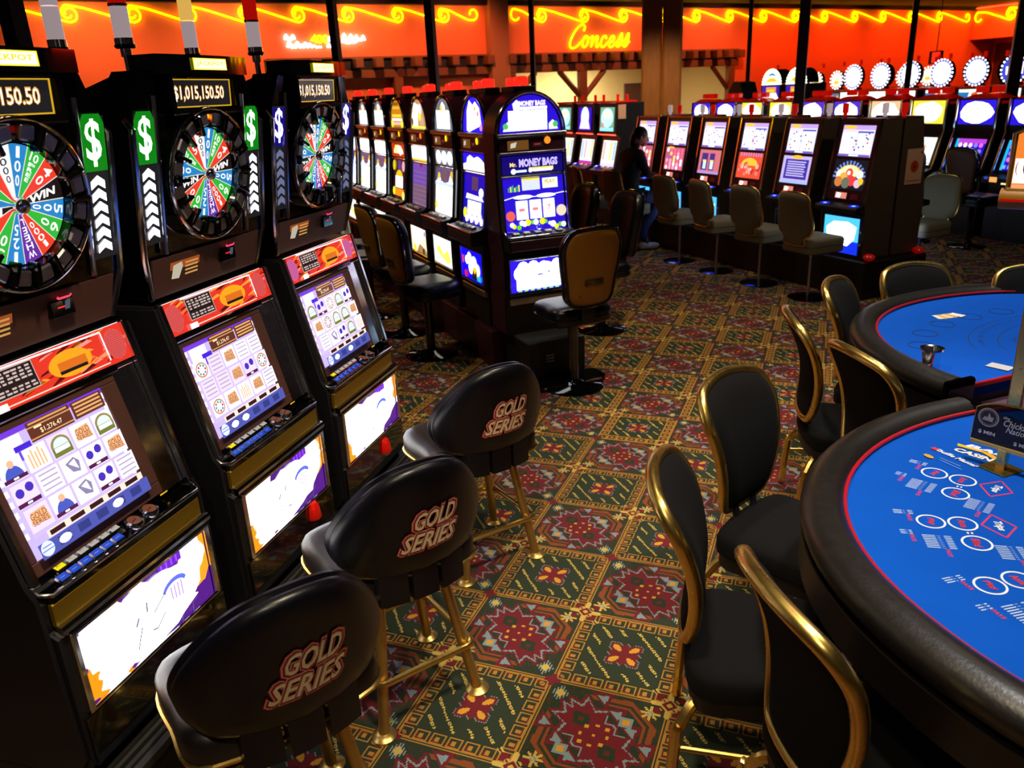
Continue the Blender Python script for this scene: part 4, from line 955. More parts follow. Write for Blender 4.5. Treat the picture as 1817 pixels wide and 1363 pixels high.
            arch.poly([(-.16, .01), (-.18, .10), (-.09, .22), (.02, .2), (-.02, .02)], WH); arch.disc(.07, .16, .05, hx('d8d0f8', 1.5)); arch.disc(.10, .06, .06, hx('d8a888', 1.1)); arch.disc(.06, .1, .035, hx('f4d828', 1.5)); arch.disc(-.17, .06, .03, hx('3a3018', .6)); arch.rect(-.2, .0, .2, .02, hx('f0e848', 1.6))
            sign.rect(-.235, -.062, .235, .062, (2.6, 2.4, 2.5)); sign.rect(-.235, -.062, .235, -.045, hx('f8c028', 1.6))
            reel.rect(-.235, -.185, .235, .185, hx('8a6a90', .75)); reel.rect(-.235, .0, .235, .185, hx('7a58c8', .8)); reel.rect(-.02, .16, .06, .185, hx('a03040', .7)); reel.rects([(-.2, -.17 + i * .04, .2, -.165 + i * .04) for i in range(8)], hx('9c8898', .8))
            belly.rect(-.235, -.115, .235, .115, hx('f4d8b0', 1.8)); belly.poly([(-.2, .115), (-.21, .0), (-.05, -.05), (.1, .02), (.16, .09), (.1, .115)], WH); belly.poly([(-.1, -.115), (.0, -.03), (.18, -.06), (.235, -.115)], hx('b88858', 1)); belly.disc(-.15, -.09, .04, hx('d8d828', 1.3)); belly.disc(.12, -.09, .03, hx('5a4020', .6)); belly.rect(.16, .06, .2, .1, hx('3838f0', 1.2))
        else:
            arch.rect(-.17, .01, .16, .15, P[1]); arch.poly([(-.05, .15), (-.06, .18), (0, .22), (.06, .19), (.06, .15)], (2.2, 2.2, 2.2)); arch.disc(-.03, .17, .025, hx('f0c030', 1.4)); arch.rect(-.17, .15, .15, .158, hx('f0c878', 1.4))
            if kind == 'ice': sign.rect(-.235, -.062, .235, .062, hx('8a9098', .7)); [sign.disc(-.145 + i * .145, 0, .066, WH, .055) for i in range(3)]
            else: sign.rect(-.235, -.062, .235, .062, WH)
            reel.rect(-.235, -.185, .235, .185, WH); reel.rect(-.235, .08, .235, .185, hx('6a6090', .8)); reel.rect(-.06, .07, .05, .17, hx('8a6a78', .7)); reel.poly([(-.2, .06), (-.17, .15), (-.1, .09)], (2, 2, 2)); reel.disc(-.15, .12, .03, hx('f0c020', 1.4)); reel.poly([(.08, .05), (.15, .16), (.22, .06)], WH); reel.disc(.17, .145, .03, hx('f0b018', 1.4)); reel.rect(-.235, .045, .235, .075, hx('c8dce4', 1.3)); reel.disc(-.19, -.12, .035, hx('f8e848', 1.7)); reel.rects([(-.08, -.1, -.075, .02), (.06, -.1, .065, .02)], hx('d0dce0', 1.5))
            belly.rect(-.235, -.115, .235, .115, hx('f2f8ec', 2.0)); belly.poly([(-.2, .0), (-.1, .05), (.0, -.02), (.12, .03), (.2, -.06), (.1, -.09), (-.1, -.04)], hx('f8e058', 1.6))
ARCH = [(.27 * math.cos(rad(a)), 1.725 + .275 * math.sin(rad(a))) for a in range(0, 181, 9)]
def s2_machine(name, label, loc, rz, kind, seed, group, detail=True, light='beacon'):
    T = thing(name, label, 'slot machine', loc, rz, group); D = .395
    bodymat = 'black'
    cached('s2_body', 'cabinet', bodymat, T, lambda b: b.prism_x([(.11, .30), (.11, .56), (.09, .58), (.09, .915), (.13, 1.03), (.17, 1.42), (.16, 1.60), (.16, 1.70), (.175, 1.725), (D, 1.725), (D, .30)], -.268, .268))
    cached('s2_arch', 'arched_top', 'maroon', T, lambda b: b.prism_y(ARCH, .175, D))
    if not detail:
        cached('s2_beacon_base', 'beacon_base', 'dark', T, lambda b: b.box((0, .3, 2.01), (.17, .12, .045), .006)); bb = T.children[-1]
    else:
        for s in (-1, 1): cached('s2_side%d' % s, 'side_panel', 'maroon', T, lambda b: b.prism_x([(.125, .31), (.125, .575), (.105, .60), (.105, .91), (.14, 1.03), (.185, 1.42), (.18, 1.73), (D - .005, 1.73), (D - .005, .31)], s * .2685, s * .276))  # black sides coloured maroon for the red light they reflect
        cached('s2_archtrim', 'arch_trim', 'chrome', T, lambda b: b.tube([(x * .965, .165, 1.725 + (z - 1.725) * .965) for x, z in ARCH], .011, 8))
        cached('s2_shelf', 'arch_sill', 'steel', T, lambda b: b.box((0, .15, 1.715), (.53, .04, .02), .004))
        PAN = cached('s2_panel', 'card_panel', 'maroon', T, lambda b: b.box((0, .155, 1.648), (.50, .02, .10), .006))
        b = MB(); a = Art(b, (0, .144, 1.648), (1, 0, 0), (0, 0, 1), .0006); a.rect(-.19, -.035, -.03, .03, hx('8a5a28', .6)).poly([(-.17, -.02), (-.13, -.015), (-.12, .02), (-.165, .012)], hx('d8d8c0', .9)).rect(.0, -.02, .08, .01, (.01, .01, .01)).rect(.015, -.006, .06, .002, hx('e01010', 1)); 
        a.poly(arc(.115, .02, .026, 45, 315 + 90, 8), hx('f8c810', 1.7) if seed % 3 else hx('f08020', 1.6)); part('panel_lights', b, 'glow', PAN, 0)
        for nm, z0, z1, y0, y1 in (('panel_trim', 1.70, 1.70, .145, .145), ('panel_trim', 1.592, 1.592, .145, .145), ('sign_trim', 1.432, 1.432, .152, .152)):
            cached('s2_' + nm + str(z0), nm, 'chrome', T, lambda b: b.tube([(-.262, y0, z0), (.262, y1, z1)], .009, 6))
        for s in (-1, 1): cached('s2_rail%d' % s, 'side_rail', 'chrome', T, lambda b: b.tube([(s * .255, .155, 1.59), (s * .257, .15, 1.43), (s * .262, .11, 1.06), (s * .262, .09, 1.04)], .013, 8))
        b1, b2, b3, b4 = MB(), MB(), MB(), MB()
        vr = Vector((0, .04, .38)).normalized()
        s2_art(kind, Art(b1, (0, .170, 1.728), (1, 0, 0), (0, 0, 1), .0008), Art(b2, (0, .155, 1.512), (1, 0, 0), (0, 0, 1), .0008), Art(b3, (0, .139, 1.236), (1, 0, 0), vr, .0008), Art(b4, (0, .088, .735), (1, 0, 0), (0, 0, 1), .0008), seed)
        part('arch_glass', b1, 'glow', T, 0); part('sign_glass', b2, 'glow', T, 0); part('reel_glass', b3, 'glow', T, 0); part('belly_glass', b4, 'glow', T, 0)
        cached('s2_deck', 'button_deck', 'black', T, lambda b: b.prism_x([(.0, .93), (-.005, 1.02), (.005, 1.032), (.125, 1.052), (.13, .93)], -.268, .268))
        cached('s2_decktrim', 'deck_trim', 'chrome', T, lambda b: b.tube([(-.268, .0, 1.03), (.268, .0, 1.03)], .010, 8))
        cached('s2_apron', 'apron', 'maroon', T, lambda b: b.box((0, -.004, .973), (.52, .006, .072), .002))
        for i in range(5):
            o = cached('s2_btn%d' % (i % 2), 'button', 'whiteplastic' if i % 2 else 'steel', T, lambda b: b.box((0, 0, 0), (.05, .035, .016), .005)); o.location = (-.19 + i * .085, .062, 1.05); o.rotation_euler = (rad(9), 0, 0)
        def bfr(b):
            for q in ((-.25, .855, .25, .87), (-.25, .60, .25, .615), (-.25, .60, -.236, .87), (.236, .60, .25, .87)): b.box(((q[0] + q[2]) / 2, .084, (q[1] + q[3]) / 2), (q[2] - q[0], .014, q[3] - q[1]), .003)
        cached('s2_bfr', 'belly_frame', 'chrome', T, bfr)
        cached('s2_foot', 'foot_panel', 'steel', T, lambda b: b.box((0, .10, .55), (.50, .03, .05), .006))
        bb = cached('s2_beacon_base', 'beacon_base', 'dark', T, lambda b: b.box((0, .3, 2.01), (.17, .12, .045), .006))
    cached('s2_beacon', 'beacon_lens', 'beacon', bb, lambda b: b.lathe([(0, 2.035), (.05, 2.035), (.05, 2.08), (.045, 2.092), (.025, 2.098), (0, 2.098)], (0, .3, 0), 16))
    return T
B0 = V3((-1.43, 2.96)); PB = .70
GB = 'round-topped slot machines of the middle bank'
kinds = ('clown', 'ice', 'cream', 'yellow', 'white', 'white', 'white')
lb = ('round-topped slot machine with bright blue glass and cartoon picture, first of its row', 'round-topped slot machine with three white ovals, second of its row', 'round-topped slot machine with a dim purple reel window, third of its row', 'round-topped slot machine with yellow banded arch, fourth of its row', 'white-glassed round-topped slot machine, fifth of its row from the near end', 'white-glassed round-topped slot machine, sixth of its row from the near end', 'farthest white-glassed slot machine of the row, half hidden by the violet wheel machine')
for k in range(7):
    s2_machine('slot_machine', lb[k], B0 + E2 * PB * k, RB, kinds[k], k + 1, GB)
for k in range(5):
    s2_machine('slot_machine', 'slot machine facing away, seen only by its red beacon, number %s from near end' % ('one', 'two', 'three', 'four', 'five')[k], B0 + E2 * (PB * k + .01) + E1 * .80, RBK, 'white', k, GB, False)
s2_machine('slot_machine', 'round-topped blue slot machine facing the camera at the near end of its bank', V3((-.67, 2.752)), RM, 'money', 0, GB)
T = thing('machine_base', 'dark plinth carrying the bank of round-topped slot machines', 'base', B0 + E1 * .4, RM)
b = MB(); b.box((0, 2.12, .15), (.66, 5.0, .30), .01); part('plinth', b, 'maroon', T)  # maroon carries the red light on the base panel
b = MB(); b.box((0, -.62, .15), (.46, .44, .30), .008); part('end_plinth', b, 'dark', T)
b = MB()
for q in range(3): b.box((-.06, -.843, .19 - q * .022), (.06, .006, .008))
part('vent_slats', b, 'steel', T)
b = MB(); b.prism_z(rrect(-.28, -1.06, .30, -.84, .06), 0, .035); part('foot_plate', b, 'gloss', T)
b = MB(); b.tube([(-.22, -1.062, .03), (.24, -1.062, .03)], .008, 6); part('plate_edge', b, 'chrome', T)
GP = 'pedestal chairs along the round-topped slot machines'
c0 = Vector((-.397, 2.513, 0)); ped_chair(c0, rad(138 - 90), 'tan slot-backed pedestal chair in front of blue round-topped slot machine at bank end', GP)
q0 = Vector((-1.75, 2.95, 0))
for k, (h, l) in enumerate(((52, 'pedestal chair with its back edge-on, before the blue cartoon slot machine'), (50, 'second pedestal chair of the row, its seat showing behind the edge-on chair'), (20, 'tan chair back with hand slot, right of two beside far wheel machine'), (14, 'tan chair back, left of two half hidden by far wheel machine'))):
    ped_chair(q0 + E2 * .74 * k - (E1 * .12 if k > 1 else E1 * 0), rad(h - 90), l, GP)
for k, l in enumerate(('brown pedestal chair with a thin gold rim, right of the blue round-topped slot machine', 'wine-red pedestal chair glimpsed between blue round-topped machine and brown chair')):
    ped_chair(Vector((-.575, 3.94, 0)) + E2 * .74 * k, rad(225 - 90), l, GP, 'browntan' if k == 0 else 'wine')

# ---------------------------------------------------------------- right-hand bank: twin-screen machines
CS = Vector((0, .125, .742)).normalized(); CN = Vector((0, -.742, .125)).normalized()
def cs(x, v, lift=0): return Vector((x, 0, .878)) + CS * v + CN * lift
def cslab(b, x0, v0, x1, v1, t, lift=0, ch=.003):
    b.box(cs((x0 + x1) / 2, (v0 + v1) / 2, lift + t / 2), (x1 - x0, t, v1 - v0), ch, Matrix((Vector((1, 0, 0)), -CN, CS)).transposed())
def pay_screen(a, x0, y0, x1, y1, tint=0):
    a.rect(x0, y0, x1, y1, hx('d4c8ee', 1.5)); w, h = x1 - x0, y1 - y0
    a.rect(x0, y1 - h * .14, x1, y1, hx('b898e8', 1.4)); a.poly(arc(x0 + w * .22, y1 - h * .07, w * .2, 0, 345, 14, h * .06), hx('f8b830', 1.5)); a.rect(x0 + w * .5, y1 - h * .26, x1 - w * .03, y1 - h * .19, hx('5060c8', 1.1))
    for i in range(4): a.rects([(x0 + w * .03, y0 + h * (.10 + i * .17), x0 + w * .46, y0 + h * (.24 + i * .17)), (x0 + w * .54, y0 + h * (.10 + i * .17), x1 - w * .03, y0 + h * (.24 + i * .17))], hx('f0ecfc', 1.9))
    r = random.Random(tint)
    for i in range(14): x, y = x0 + w * r.uniform(.06, .9), y0 + h * r.uniform(.12, .72); a.rect(x, y, x + w * .06, y + h * .06, (hx('5058b8', 1), hx('d86878', 1.2), hx('60b8d8', 1.2), hx('6868a0', 1))[i % 4], i == 0)
    a.rect(x0, y0, x1, y0 + h * .07, hx('7860c0', 1.1)); a.rect(x0 + w * .35, y0 + h * .01, x0 + w * .65, y0 + h * .06, hx('d0e0ff', 1.6))
def game_screen(a, x0, y0, x1, y1, kind):
    w, h = x1 - x0, y1 - y0; X = lambda f: x0 + w * f; Y = lambda f: y0 + h * f; r = random.Random(kind)
    if kind == 0:
        a.rect(x0, y0, x1, y1, hx('20202c', .7))
        for i in range(13): q = rad(10 + i * 13.3); a.poly([(X(.5), Y(.35)), (X(.5) + w * .5 * math.cos(q), min(y1, Y(.35) + h * .62 * math.sin(q))), (X(.5) + w * .5 * math.cos(q + .12), min(y1, Y(.35) + h * .62 * math.sin(q + .12)))], hx('7088d8', 1.2), i == 0)
        a.poly(arc(X(.5), Y(.45), w * .38, 0, 180, 16, h * .38), hx('f8c040', 1.6)); a.poly(arc(X(.5), Y(.6), w * .25, 0, 340, 16, h * .2), hx('fff0a0', 2))
        for x, y, q, c in ((.5, .55, .12, 'f04838'), (.2, .5, .1, 'f0e0d0'), (.83, .52, .1, 'e8e0d8'), (.35, .4, .12, 'f0a848'), (.62, .3, .12, 'e83838'), (.8, .22, .1, 'd8b8d0'), (.22, .25, .12, 'c87838'), (.45, .22, .13, '6a6a58'), (.5, .56, .05, 'f8f8f8'), (.9, .3, .08, 'e8c038')): a.disc(X(x), Y(y), w * q, hx(c, 1.3), None, 12)
    elif kind == 1:
        a.rect(x0, y0, x1, y1, hx('b8a8e0', 1.4)); a.rect(X(.1), Y(.16), X(.92), Y(.88), hx('4a38b0', 1)); a.poly(arc(X(.5), Y(.96), w * .2, 0, 340, 12, h * .07), hx('f0b030', 1.5)); a.rects([(X(.18), Y(.26 + i * .085), X(.84 - .04 * (i % 2)), Y(.30 + i * .085)) for i in range(7)], hx('c8c0f0', 1.3)); a.rect(x0, y0, x1, Y(.10), hx('98b0e8', 1.4))
    elif kind == 2:
        a.rect(x0, y0, x1, y1, hx('e85038', 1.2)); a.poly(arc(X(.5), Y(.5), w * .34, 0, 180, 14, h * .3), hx('f8a830', 1.7)); a.rects([(X(.1 + i * .1), Y(.86), X(.13 + i * .1), Y(1)) for i in range(9)], hx('a0a0f0', 1.3))
        for i in range(26): a.disc(X(r.uniform(.08, .92)), Y(r.uniform(.1, .55)), w * r.uniform(.03, .07), (hx('f8b0a0', 1.6), hx('f87868', 1.4), hx('c83828', 1))[i % 3], None, 8, i == 0)
    elif kind == 3:
        a.rect(x0, y0, x1, y1, hx('d87880', 1.1)); a.rects([(X(.12), Y(.15), X(.42), Y(.86)), (X(.5), Y(.15), X(.74), Y(.86))], hx('3a3090', 1)); a.rects([(X(.22), Y(.2), X(.36), Y(.55)), (X(.55), Y(.2), X(.7), Y(.55))], hx('b8d8f8', 1.6)); a.rect(x0, y0, x1, Y(.1), hx('a890d0', 1.3)); a.rects([(X(.2), Y(.5), X(.36), Y(.58)), (X(.54), Y(.5), X(.7), Y(.58))], hx('f8d048', 1.5))
    elif kind in (4, 5):
        a.rect(x0, y0, x1, y1, hx('c85878', 1.2)); a.poly(arc(X(.25), Y(.98), w * .2, 0, 340, 10, h * .06), hx('f0a838', 1.4))
        for i in range(5):
            for j in range(6): a.disc(X(.12 + i * .19), Y(.1 + j * .155), w * .065, (hx('f0a0b8', 1.5), hx('f8e0e8', 1.8), hx('e86888', 1.3), hx('a86898', 1.1), hx('f8c878', 1.6))[r.randrange(5)], None, 8, i + j == 0)
    elif kind == 6:                                          # grid of blue and pink symbols
        a.rect(x0, y0, x1, y1, hx('2a18c8', 1.1)); a.rect(x0, Y(.84), x1, y1, hx('b040d0', 1.3)); a.rect(x0, y0, X(.08), y1, hx('20b8e8', 1.2))
        for i in range(5):
            for j in range(3): a.disc(X(.17 + i * .175), Y(.36 + j * .21), w * .07, (hx('f060d8', 1.4), hx('f8d8b0', 1.7), hx('f8b8e8', 1.7), hx('8878e8', 1.3))[r.randrange(4)], None, 9, i + j == 0)
        a.rects([(X(.06 + i * .16), Y(.05), X(.16 + i * .16), Y(.17)) for i in range(6)], hx('7aa0f8', 1.4))
    else:
        a.rect(x0, y0, x1, y1, hx('f0f4e8', 1.9)); a.rects([(X(.1 + i * .2), Y(.3), X(.22 + i * .2), Y(.36)) for i in range(4)], hx('e8b060', 1.3)); a.rects([(X(.15 + i * .22), Y(.6), X(.25 + i * .22), Y(.72)) for i in range(3)], hx('e8a890', 1.3)); a.rect(x0, Y(.02), x1, Y(.1), hx('b8c8c8', 1.3))
def twin_machine(label, loc, rz, kind, seed, group, belly=True, edge='chrome', name='slot_machine'):
    T = thing(name, label, 'slot machine', loc, rz, group); D = .35; W = .262
    cached('tw_body', 'cabinet', 'black', T, lambda b: b.prism_x([(.0, .36), (.0, .78), (.002, .87), (.125, 1.615), (D, 1.615), (D, .36)], -W, W))
    for s in (-1, 1): cached('tw_side%d' % s, 'side_panel', 'flank', T, lambda b: b.prism_x([(.01, .37), (-.012, .86), (.115, 1.61), (D - .008, 1.61), (D - .008, .37)], s * W, s * (W + .008)))
    for s in (-1, 1): cached('tw_rail%d' % s, 'side_rail', 'chrome', T, lambda b: cslab(b, s * .253 - .013, 0, s * .253 + .013, .752, .02, 0, .005))
    cached('tw_top', 'top_trim', 'chrome', T, lambda b: b.box((0, .13, 1.618), (.53, .035, .02), .005))
    cached('tw_bez', 'screen_bezel', 'maroon', T, lambda b: cslab(b, -.24, .02, .24, .74, .008))
    b = MB(); pay_screen(Art(b, cs(0, 0, .0088), (1, 0, 0), CS, .0008), -.19, .415, .195, .695, seed); part('upper_screen', b, 'glow', T, 0)
    b = MB(); game_screen(Art(b, cs(0, 0, .0088), (1, 0, 0), CS, .0008), -.20, .115, .20, .385, kind); part('lower_screen', b, 'glow', T, 0)
    def ent(b): Art(b, cs(0, 0, .0088), (1, 0, 0), CS, .0008).rect(-.12, .03, .02, .085, hx('e88878', 1.1)).poly([(-.11, .04), (-.06, .035), (-.05, .075), (-.10, .08)], WH).rect(.07, .03, .16, .08, hx('4a0810', .6))
    cached('tw_entry', 'bill_entry', 'glow', T, ent, 0)
    cached('tw_deck', 'button_deck', 'black', T, lambda b: b.prism_x([(-.11, .80), (-.115, .835), (-.10, .85), (.0, .872), (.0, .79)], -.258, .258))
    for i in range(4):
        o = cached('tw_btn', 'button', 'steel', T, lambda b: b.lathe([(0, 0), (.014, 0), (.012, .012), (0, .012)], n=10)); o.location = (-.06 + i * .04, -.05, .857)
    def corner(b):
        for s in (-1, 1): Art(b, (s * .18, -.06, .8605), (1, 0, 0), Vector((0, 1, .22)), .0008).disc(0, 0, .055, hx('1828f0', 1.5), .03, 14).disc(0, 0, .022, hx('80b0ff', 2), .012, 10)
    cached('tw_blue', 'blue_lamp', 'glow', T, corner, 0)
    if belly:
        def bl(b):
            a = Art(b, (0, -.004, .57), (1, 0, 0), (0, 0, 1), .0008); a.rect(-.22, -.17, .22, .17, hx('1030f0', 1.3)).rect(-.22, -.05, .22, .17, hx('48b8f0', 1.5)); a.poly([(-.17, -.09), (-.19, .06), (-.1, .12), (.08, .13), (.19, .09), (.17, -.03), (.09, -.10)], (2.2, 2.5, 2.6))
        cached('tw_belly', 'belly_glass', 'glow', T, bl, 0)
    else:
        def bd(b): b.box((0, -.004, .57), (.44, .006, .34)); b.mi = 1; Art(b, (0, -.0085, .57), (1, 0, 0), (0, 0, 1), .0008).ring(.06, .0, .05, .01, hx('283048', .5)).line([(-.2, -.15), (.2, -.15), (.2, .15), (-.2, .15)], .006, hx('283858', .5), True)
        cached('tw_bellyd', 'belly_door', ('gloss', 'glow'), T, bd, 0)
    for z in (.5, .62): 
        o = cached('tw_lock', 'lock', 'steel', T, lambda b: b.lathe([(0, 0), (.014, 0), (.012, .008), (0, .008)], n=10, R=Matrix.Rotation(rad(90), 3, 'X'))); o.location = (.242, -.001, z)
    return T
C0 = V3((1.324, 5.685)); PC = .72
GC = 'twin-screen slot machines of the right-hand bank'
lc = ('twin-screen slot machine nearest the camera in right-hand bank, beside the taped notice', 'second twin-screen slot machine of right-hand bank, with purple text on its lower screen', 'third twin-screen slot machine of right-hand bank, with a fiery red lower screen', 'fourth machine of right-hand bank, two blue panels on its lower screen', 'fifth twin-screen slot machine of right-hand bank, just right of the seated person', 'twin-screen slot machine partly hidden by the seated person in the dark jacket')
for k in range(6): twin_machine(lc[k], C0 + E2 * PC * k, RB, k, k, GC, k != 1)
for k in range(6):
    T = thing('slot_machine', 'back of right-hand bank, slot machine facing away, %s from the near end' % ('first', 'second', 'third', 'fourth', 'fifth', 'sixth')[k], 'slot machine', C0 + E2 * PC * k + E1 * .71, RBK, GC)
    o = link('cabinet', CACHE['tw_body'], T)
    for s in (-1, 1): link('side_panel', CACHE['tw_side%d' % s], T)
    link('top_trim', CACHE['tw_top'], T); link('button_deck', CACHE['tw_deck'], T); link('belly_glass', CACHE['tw_belly'], T); link('blue_lamp', CACHE['tw_blue'], T)
    for s in (-1, 1): link('side_rail', CACHE['tw_rail%d' % s], T)
    for (dx, nm) in ((-.12, 0), (.1, 1)):
        b = MB(); b.lathe([(0, 1.62), (.02, 1.62), (.02, 1.65), (.03, 1.655), (.03, 1.74), (0, 1.745)], (dx, .2, 0), 12); part('signal_light', b, 'lenswhite' if nm else 'lensred', T)
T = thing('machine_base', 'black plinth under the right-hand bank of twin-screen slot machines', 'base', C0 + E1 * .355, RM)
b = MB(); b.box((0, 1.80, .18), (.80, 4.32, .358), .01); part('plinth', b, 'dark', T)
for i, (p, l) in enumerate(((C0 - E2 * .33 + E1 * .04, 'red corner bumper at the near front foot of the right-hand bank'), (C0 - E2 * .33 + E1 * .66, 'red corner bumper at the near back foot of the right-hand bank'))):
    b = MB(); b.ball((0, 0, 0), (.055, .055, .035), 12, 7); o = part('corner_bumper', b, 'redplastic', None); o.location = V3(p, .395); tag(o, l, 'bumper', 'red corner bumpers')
b = MB(); b.box((0, -.001, 0), (.21, .003, .32)); b.mi = 1; a = Art(b, (0, -.003, 0), (1, 0, 0), (0, 0, 1), .0006); a.disc(.0, .0, .05, hx('d84a18', .9), .055, 12).disc(.0, .0, .02, hx('a83010', .9)).rect(.07, .11, .085, .13, hx('5a3030')).rect(-.08, -.13, .08, -.125, hx('a87060')); 
o = part('notice', b, ('paper', 'print'), None); o.location = V3(C0 - E2 * .2735 + E1 * .54, 1.18); o.rotation_euler = (0, 0, RM); tag(o, 'paper notice with an orange rose taped to the dark end of the right-hand bank', 'notice')
GR = 'cream chairs at the right-hand bank'
for k, l in enumerate(('cream chair with gold edge nearest the camera at the right-hand bank', 'second cream chair along the right-hand bank', 'third cream chair along the right-hand bank', 'fourth cream chair along the right-hand bank, right of the seated person')):
    cream_chair(C0 + E2 * (PC * k) - E1 * .35, RB + rad((0, 4, -3, 5)[k]), l, GR)
cream_chair(C0 + E2 * (PC * 4 + .28) - E1 * .46, RB + rad(4), 'cream chair under the seated person in the dark jacket', GR)
cream_chair(C0 + E2 * PC * 5.5 - E1 * .5, RB + rad(-14), 'cream chair left of the seated person, behind brown pedestal chair', GR)
cream_chair(C0 + E1 * 1.06, RBK + rad(6), 'cream chair lit blue, facing away from the card tables behind the taped notice', GR)

# left twin-screen pair beyond the round-topped bank
GG = 'twin-screen slot machines beyond the round-topped bank'
def tower_machine(label, loc, rz, seed, group):
    T = thing('slot_machine', label, 'slot machine', loc, rz, group)
    cached('tm_body', 'cabinet', 'black', T, lambda b: b.prism_x([(.0, 0), (.0, .80), (.10, 1.30), (.02, 1.34), (.05, 1.78), (.5, 1.78), (.5, 0)], -.27, .27))
    cached('tm_deck', 'button_deck', 'maroon', T, lambda b: b.prism_x([(-.14, .76), (-.14, .82), (-.0, .87), (.0, .76)], -.265, .265))
    cached('tm_trim', 'light_bar', 'rneon', T, lambda b: b.tube([(-.27, .012, 1.335), (.27, .012, 1.335)], .007, 6), 0)
    cached('tm_top', 'top_trim', 'redplastic', T, lambda b: b.box((0, .2, 1.795), (.55, .36, .03), .008))
    b = MB(); a = Art(b, (0, .026, 1.555), (1, 0, 0), Vector((0, .03, .44)), .001); a.rect(-.21, -.17, .21, .17, hx('1808c8', 1.1) if seed == 0 else hx('70b898', 1.1))
    if seed == 0: a.poly(arc(0, .03, .13, 0, 340, 16, .15), hx('b8f0f8', 1.9)); a.poly([(-.17, -.15), (-.12, -.02), (.12, -.02), (.18, -.15)], hx('d8c8f8', 1.7)); a.disc(0, .05, .07, WH, .09)
    else: a.poly(arc(0, .02, .18, 0, 340, 16, .14), hx('b0e0f0', 1.6)); a.poly(arc(.01, .07, .13, 0, 340, 16, .06), hx('f8e0b8', 1.8)); a.disc(-.12, -.09, .04, hx('e88888', 1.3)); a.rect(-.2, -.17, .2, -.12, hx('88d8e8', 1.5))
    part('upper_screen', b, 'glow', T, 0)
    b = MB(); a = Art(b, (0, .048, 1.06), (1, 0, 0), Vector((0, .10, .5)), .001); a.rect(-.20, -.19, .20, .19, hx('d8e4f8', 1.7) if seed == 0 else hx('e8ecd8', 1.8))
    for i in range(4): a.rect(-.18 + i * .1, -.1, -.11 + i * .1, .17, (hx('a8c8f8', 1.4), hx('e8b8b8', 1.3), hx('c8d8f8', 1.5), hx('f0d890', 1.4))[(i + seed) % 4], i == 0)
    a.rect(-.2, -.19, .2, -.14, hx('c838a8', 1.1) if seed == 0 else hx('d0c8f0', 1.5)); part('lower_screen', b, 'glow', T, 0)
    def lamp(b): a = Art(b, (-.19, -.06, .872), (1, 0, 0), Vector((0, 1, .3)), .001); a.disc(0, 0, .05, hx('1020f8', 1.8), .04); a.disc(0, 0, .02, (2, 2.4, 3), .016); a.disc(.2, 0, .04, hx('e0b8a0', 1.3), .025); a.disc(.36, 0, .03, hx('f06020', 1.3), .025)
    cached('tm_lamp', 'deck_lamps', 'glow', T, lamp, 0)
    for dx in (-.15, .12):
        o = cached('tm_sig', 'signal_light', 'lensred', T, lambda b: b.lathe([(0, 1.81), (.022, 1.81), (.022, 1.9), (0, 1.9)], (0, .3, 0), 10)); o.location = (dx, 0, 0)
    return T
g0 = V3((-2.04, 9.62))
for k, l in enumerate(('twin-screen slot machine with green upper screen, left of the seated person', 'twin-screen slot machine with blue upper screen, right behind the blue round arch', 'twin-screen slot machine mostly hidden behind the blue round arch')):
    tower_machine(l, g0 + E2 * .70 * k, RB, 1 - (k % 2), GG)
b = MB(); b.box((0, 0, 0), (.004, .13, .20)); o = part('notice', b, 'paper', None); o.location = V3(g0 - E2 * .277 + E1 * .12, 1.66); o.rotation_euler = (0, 0, RB); tag(o, 'small tan notice on the dark side of the machine with green upper screen', 'notice')

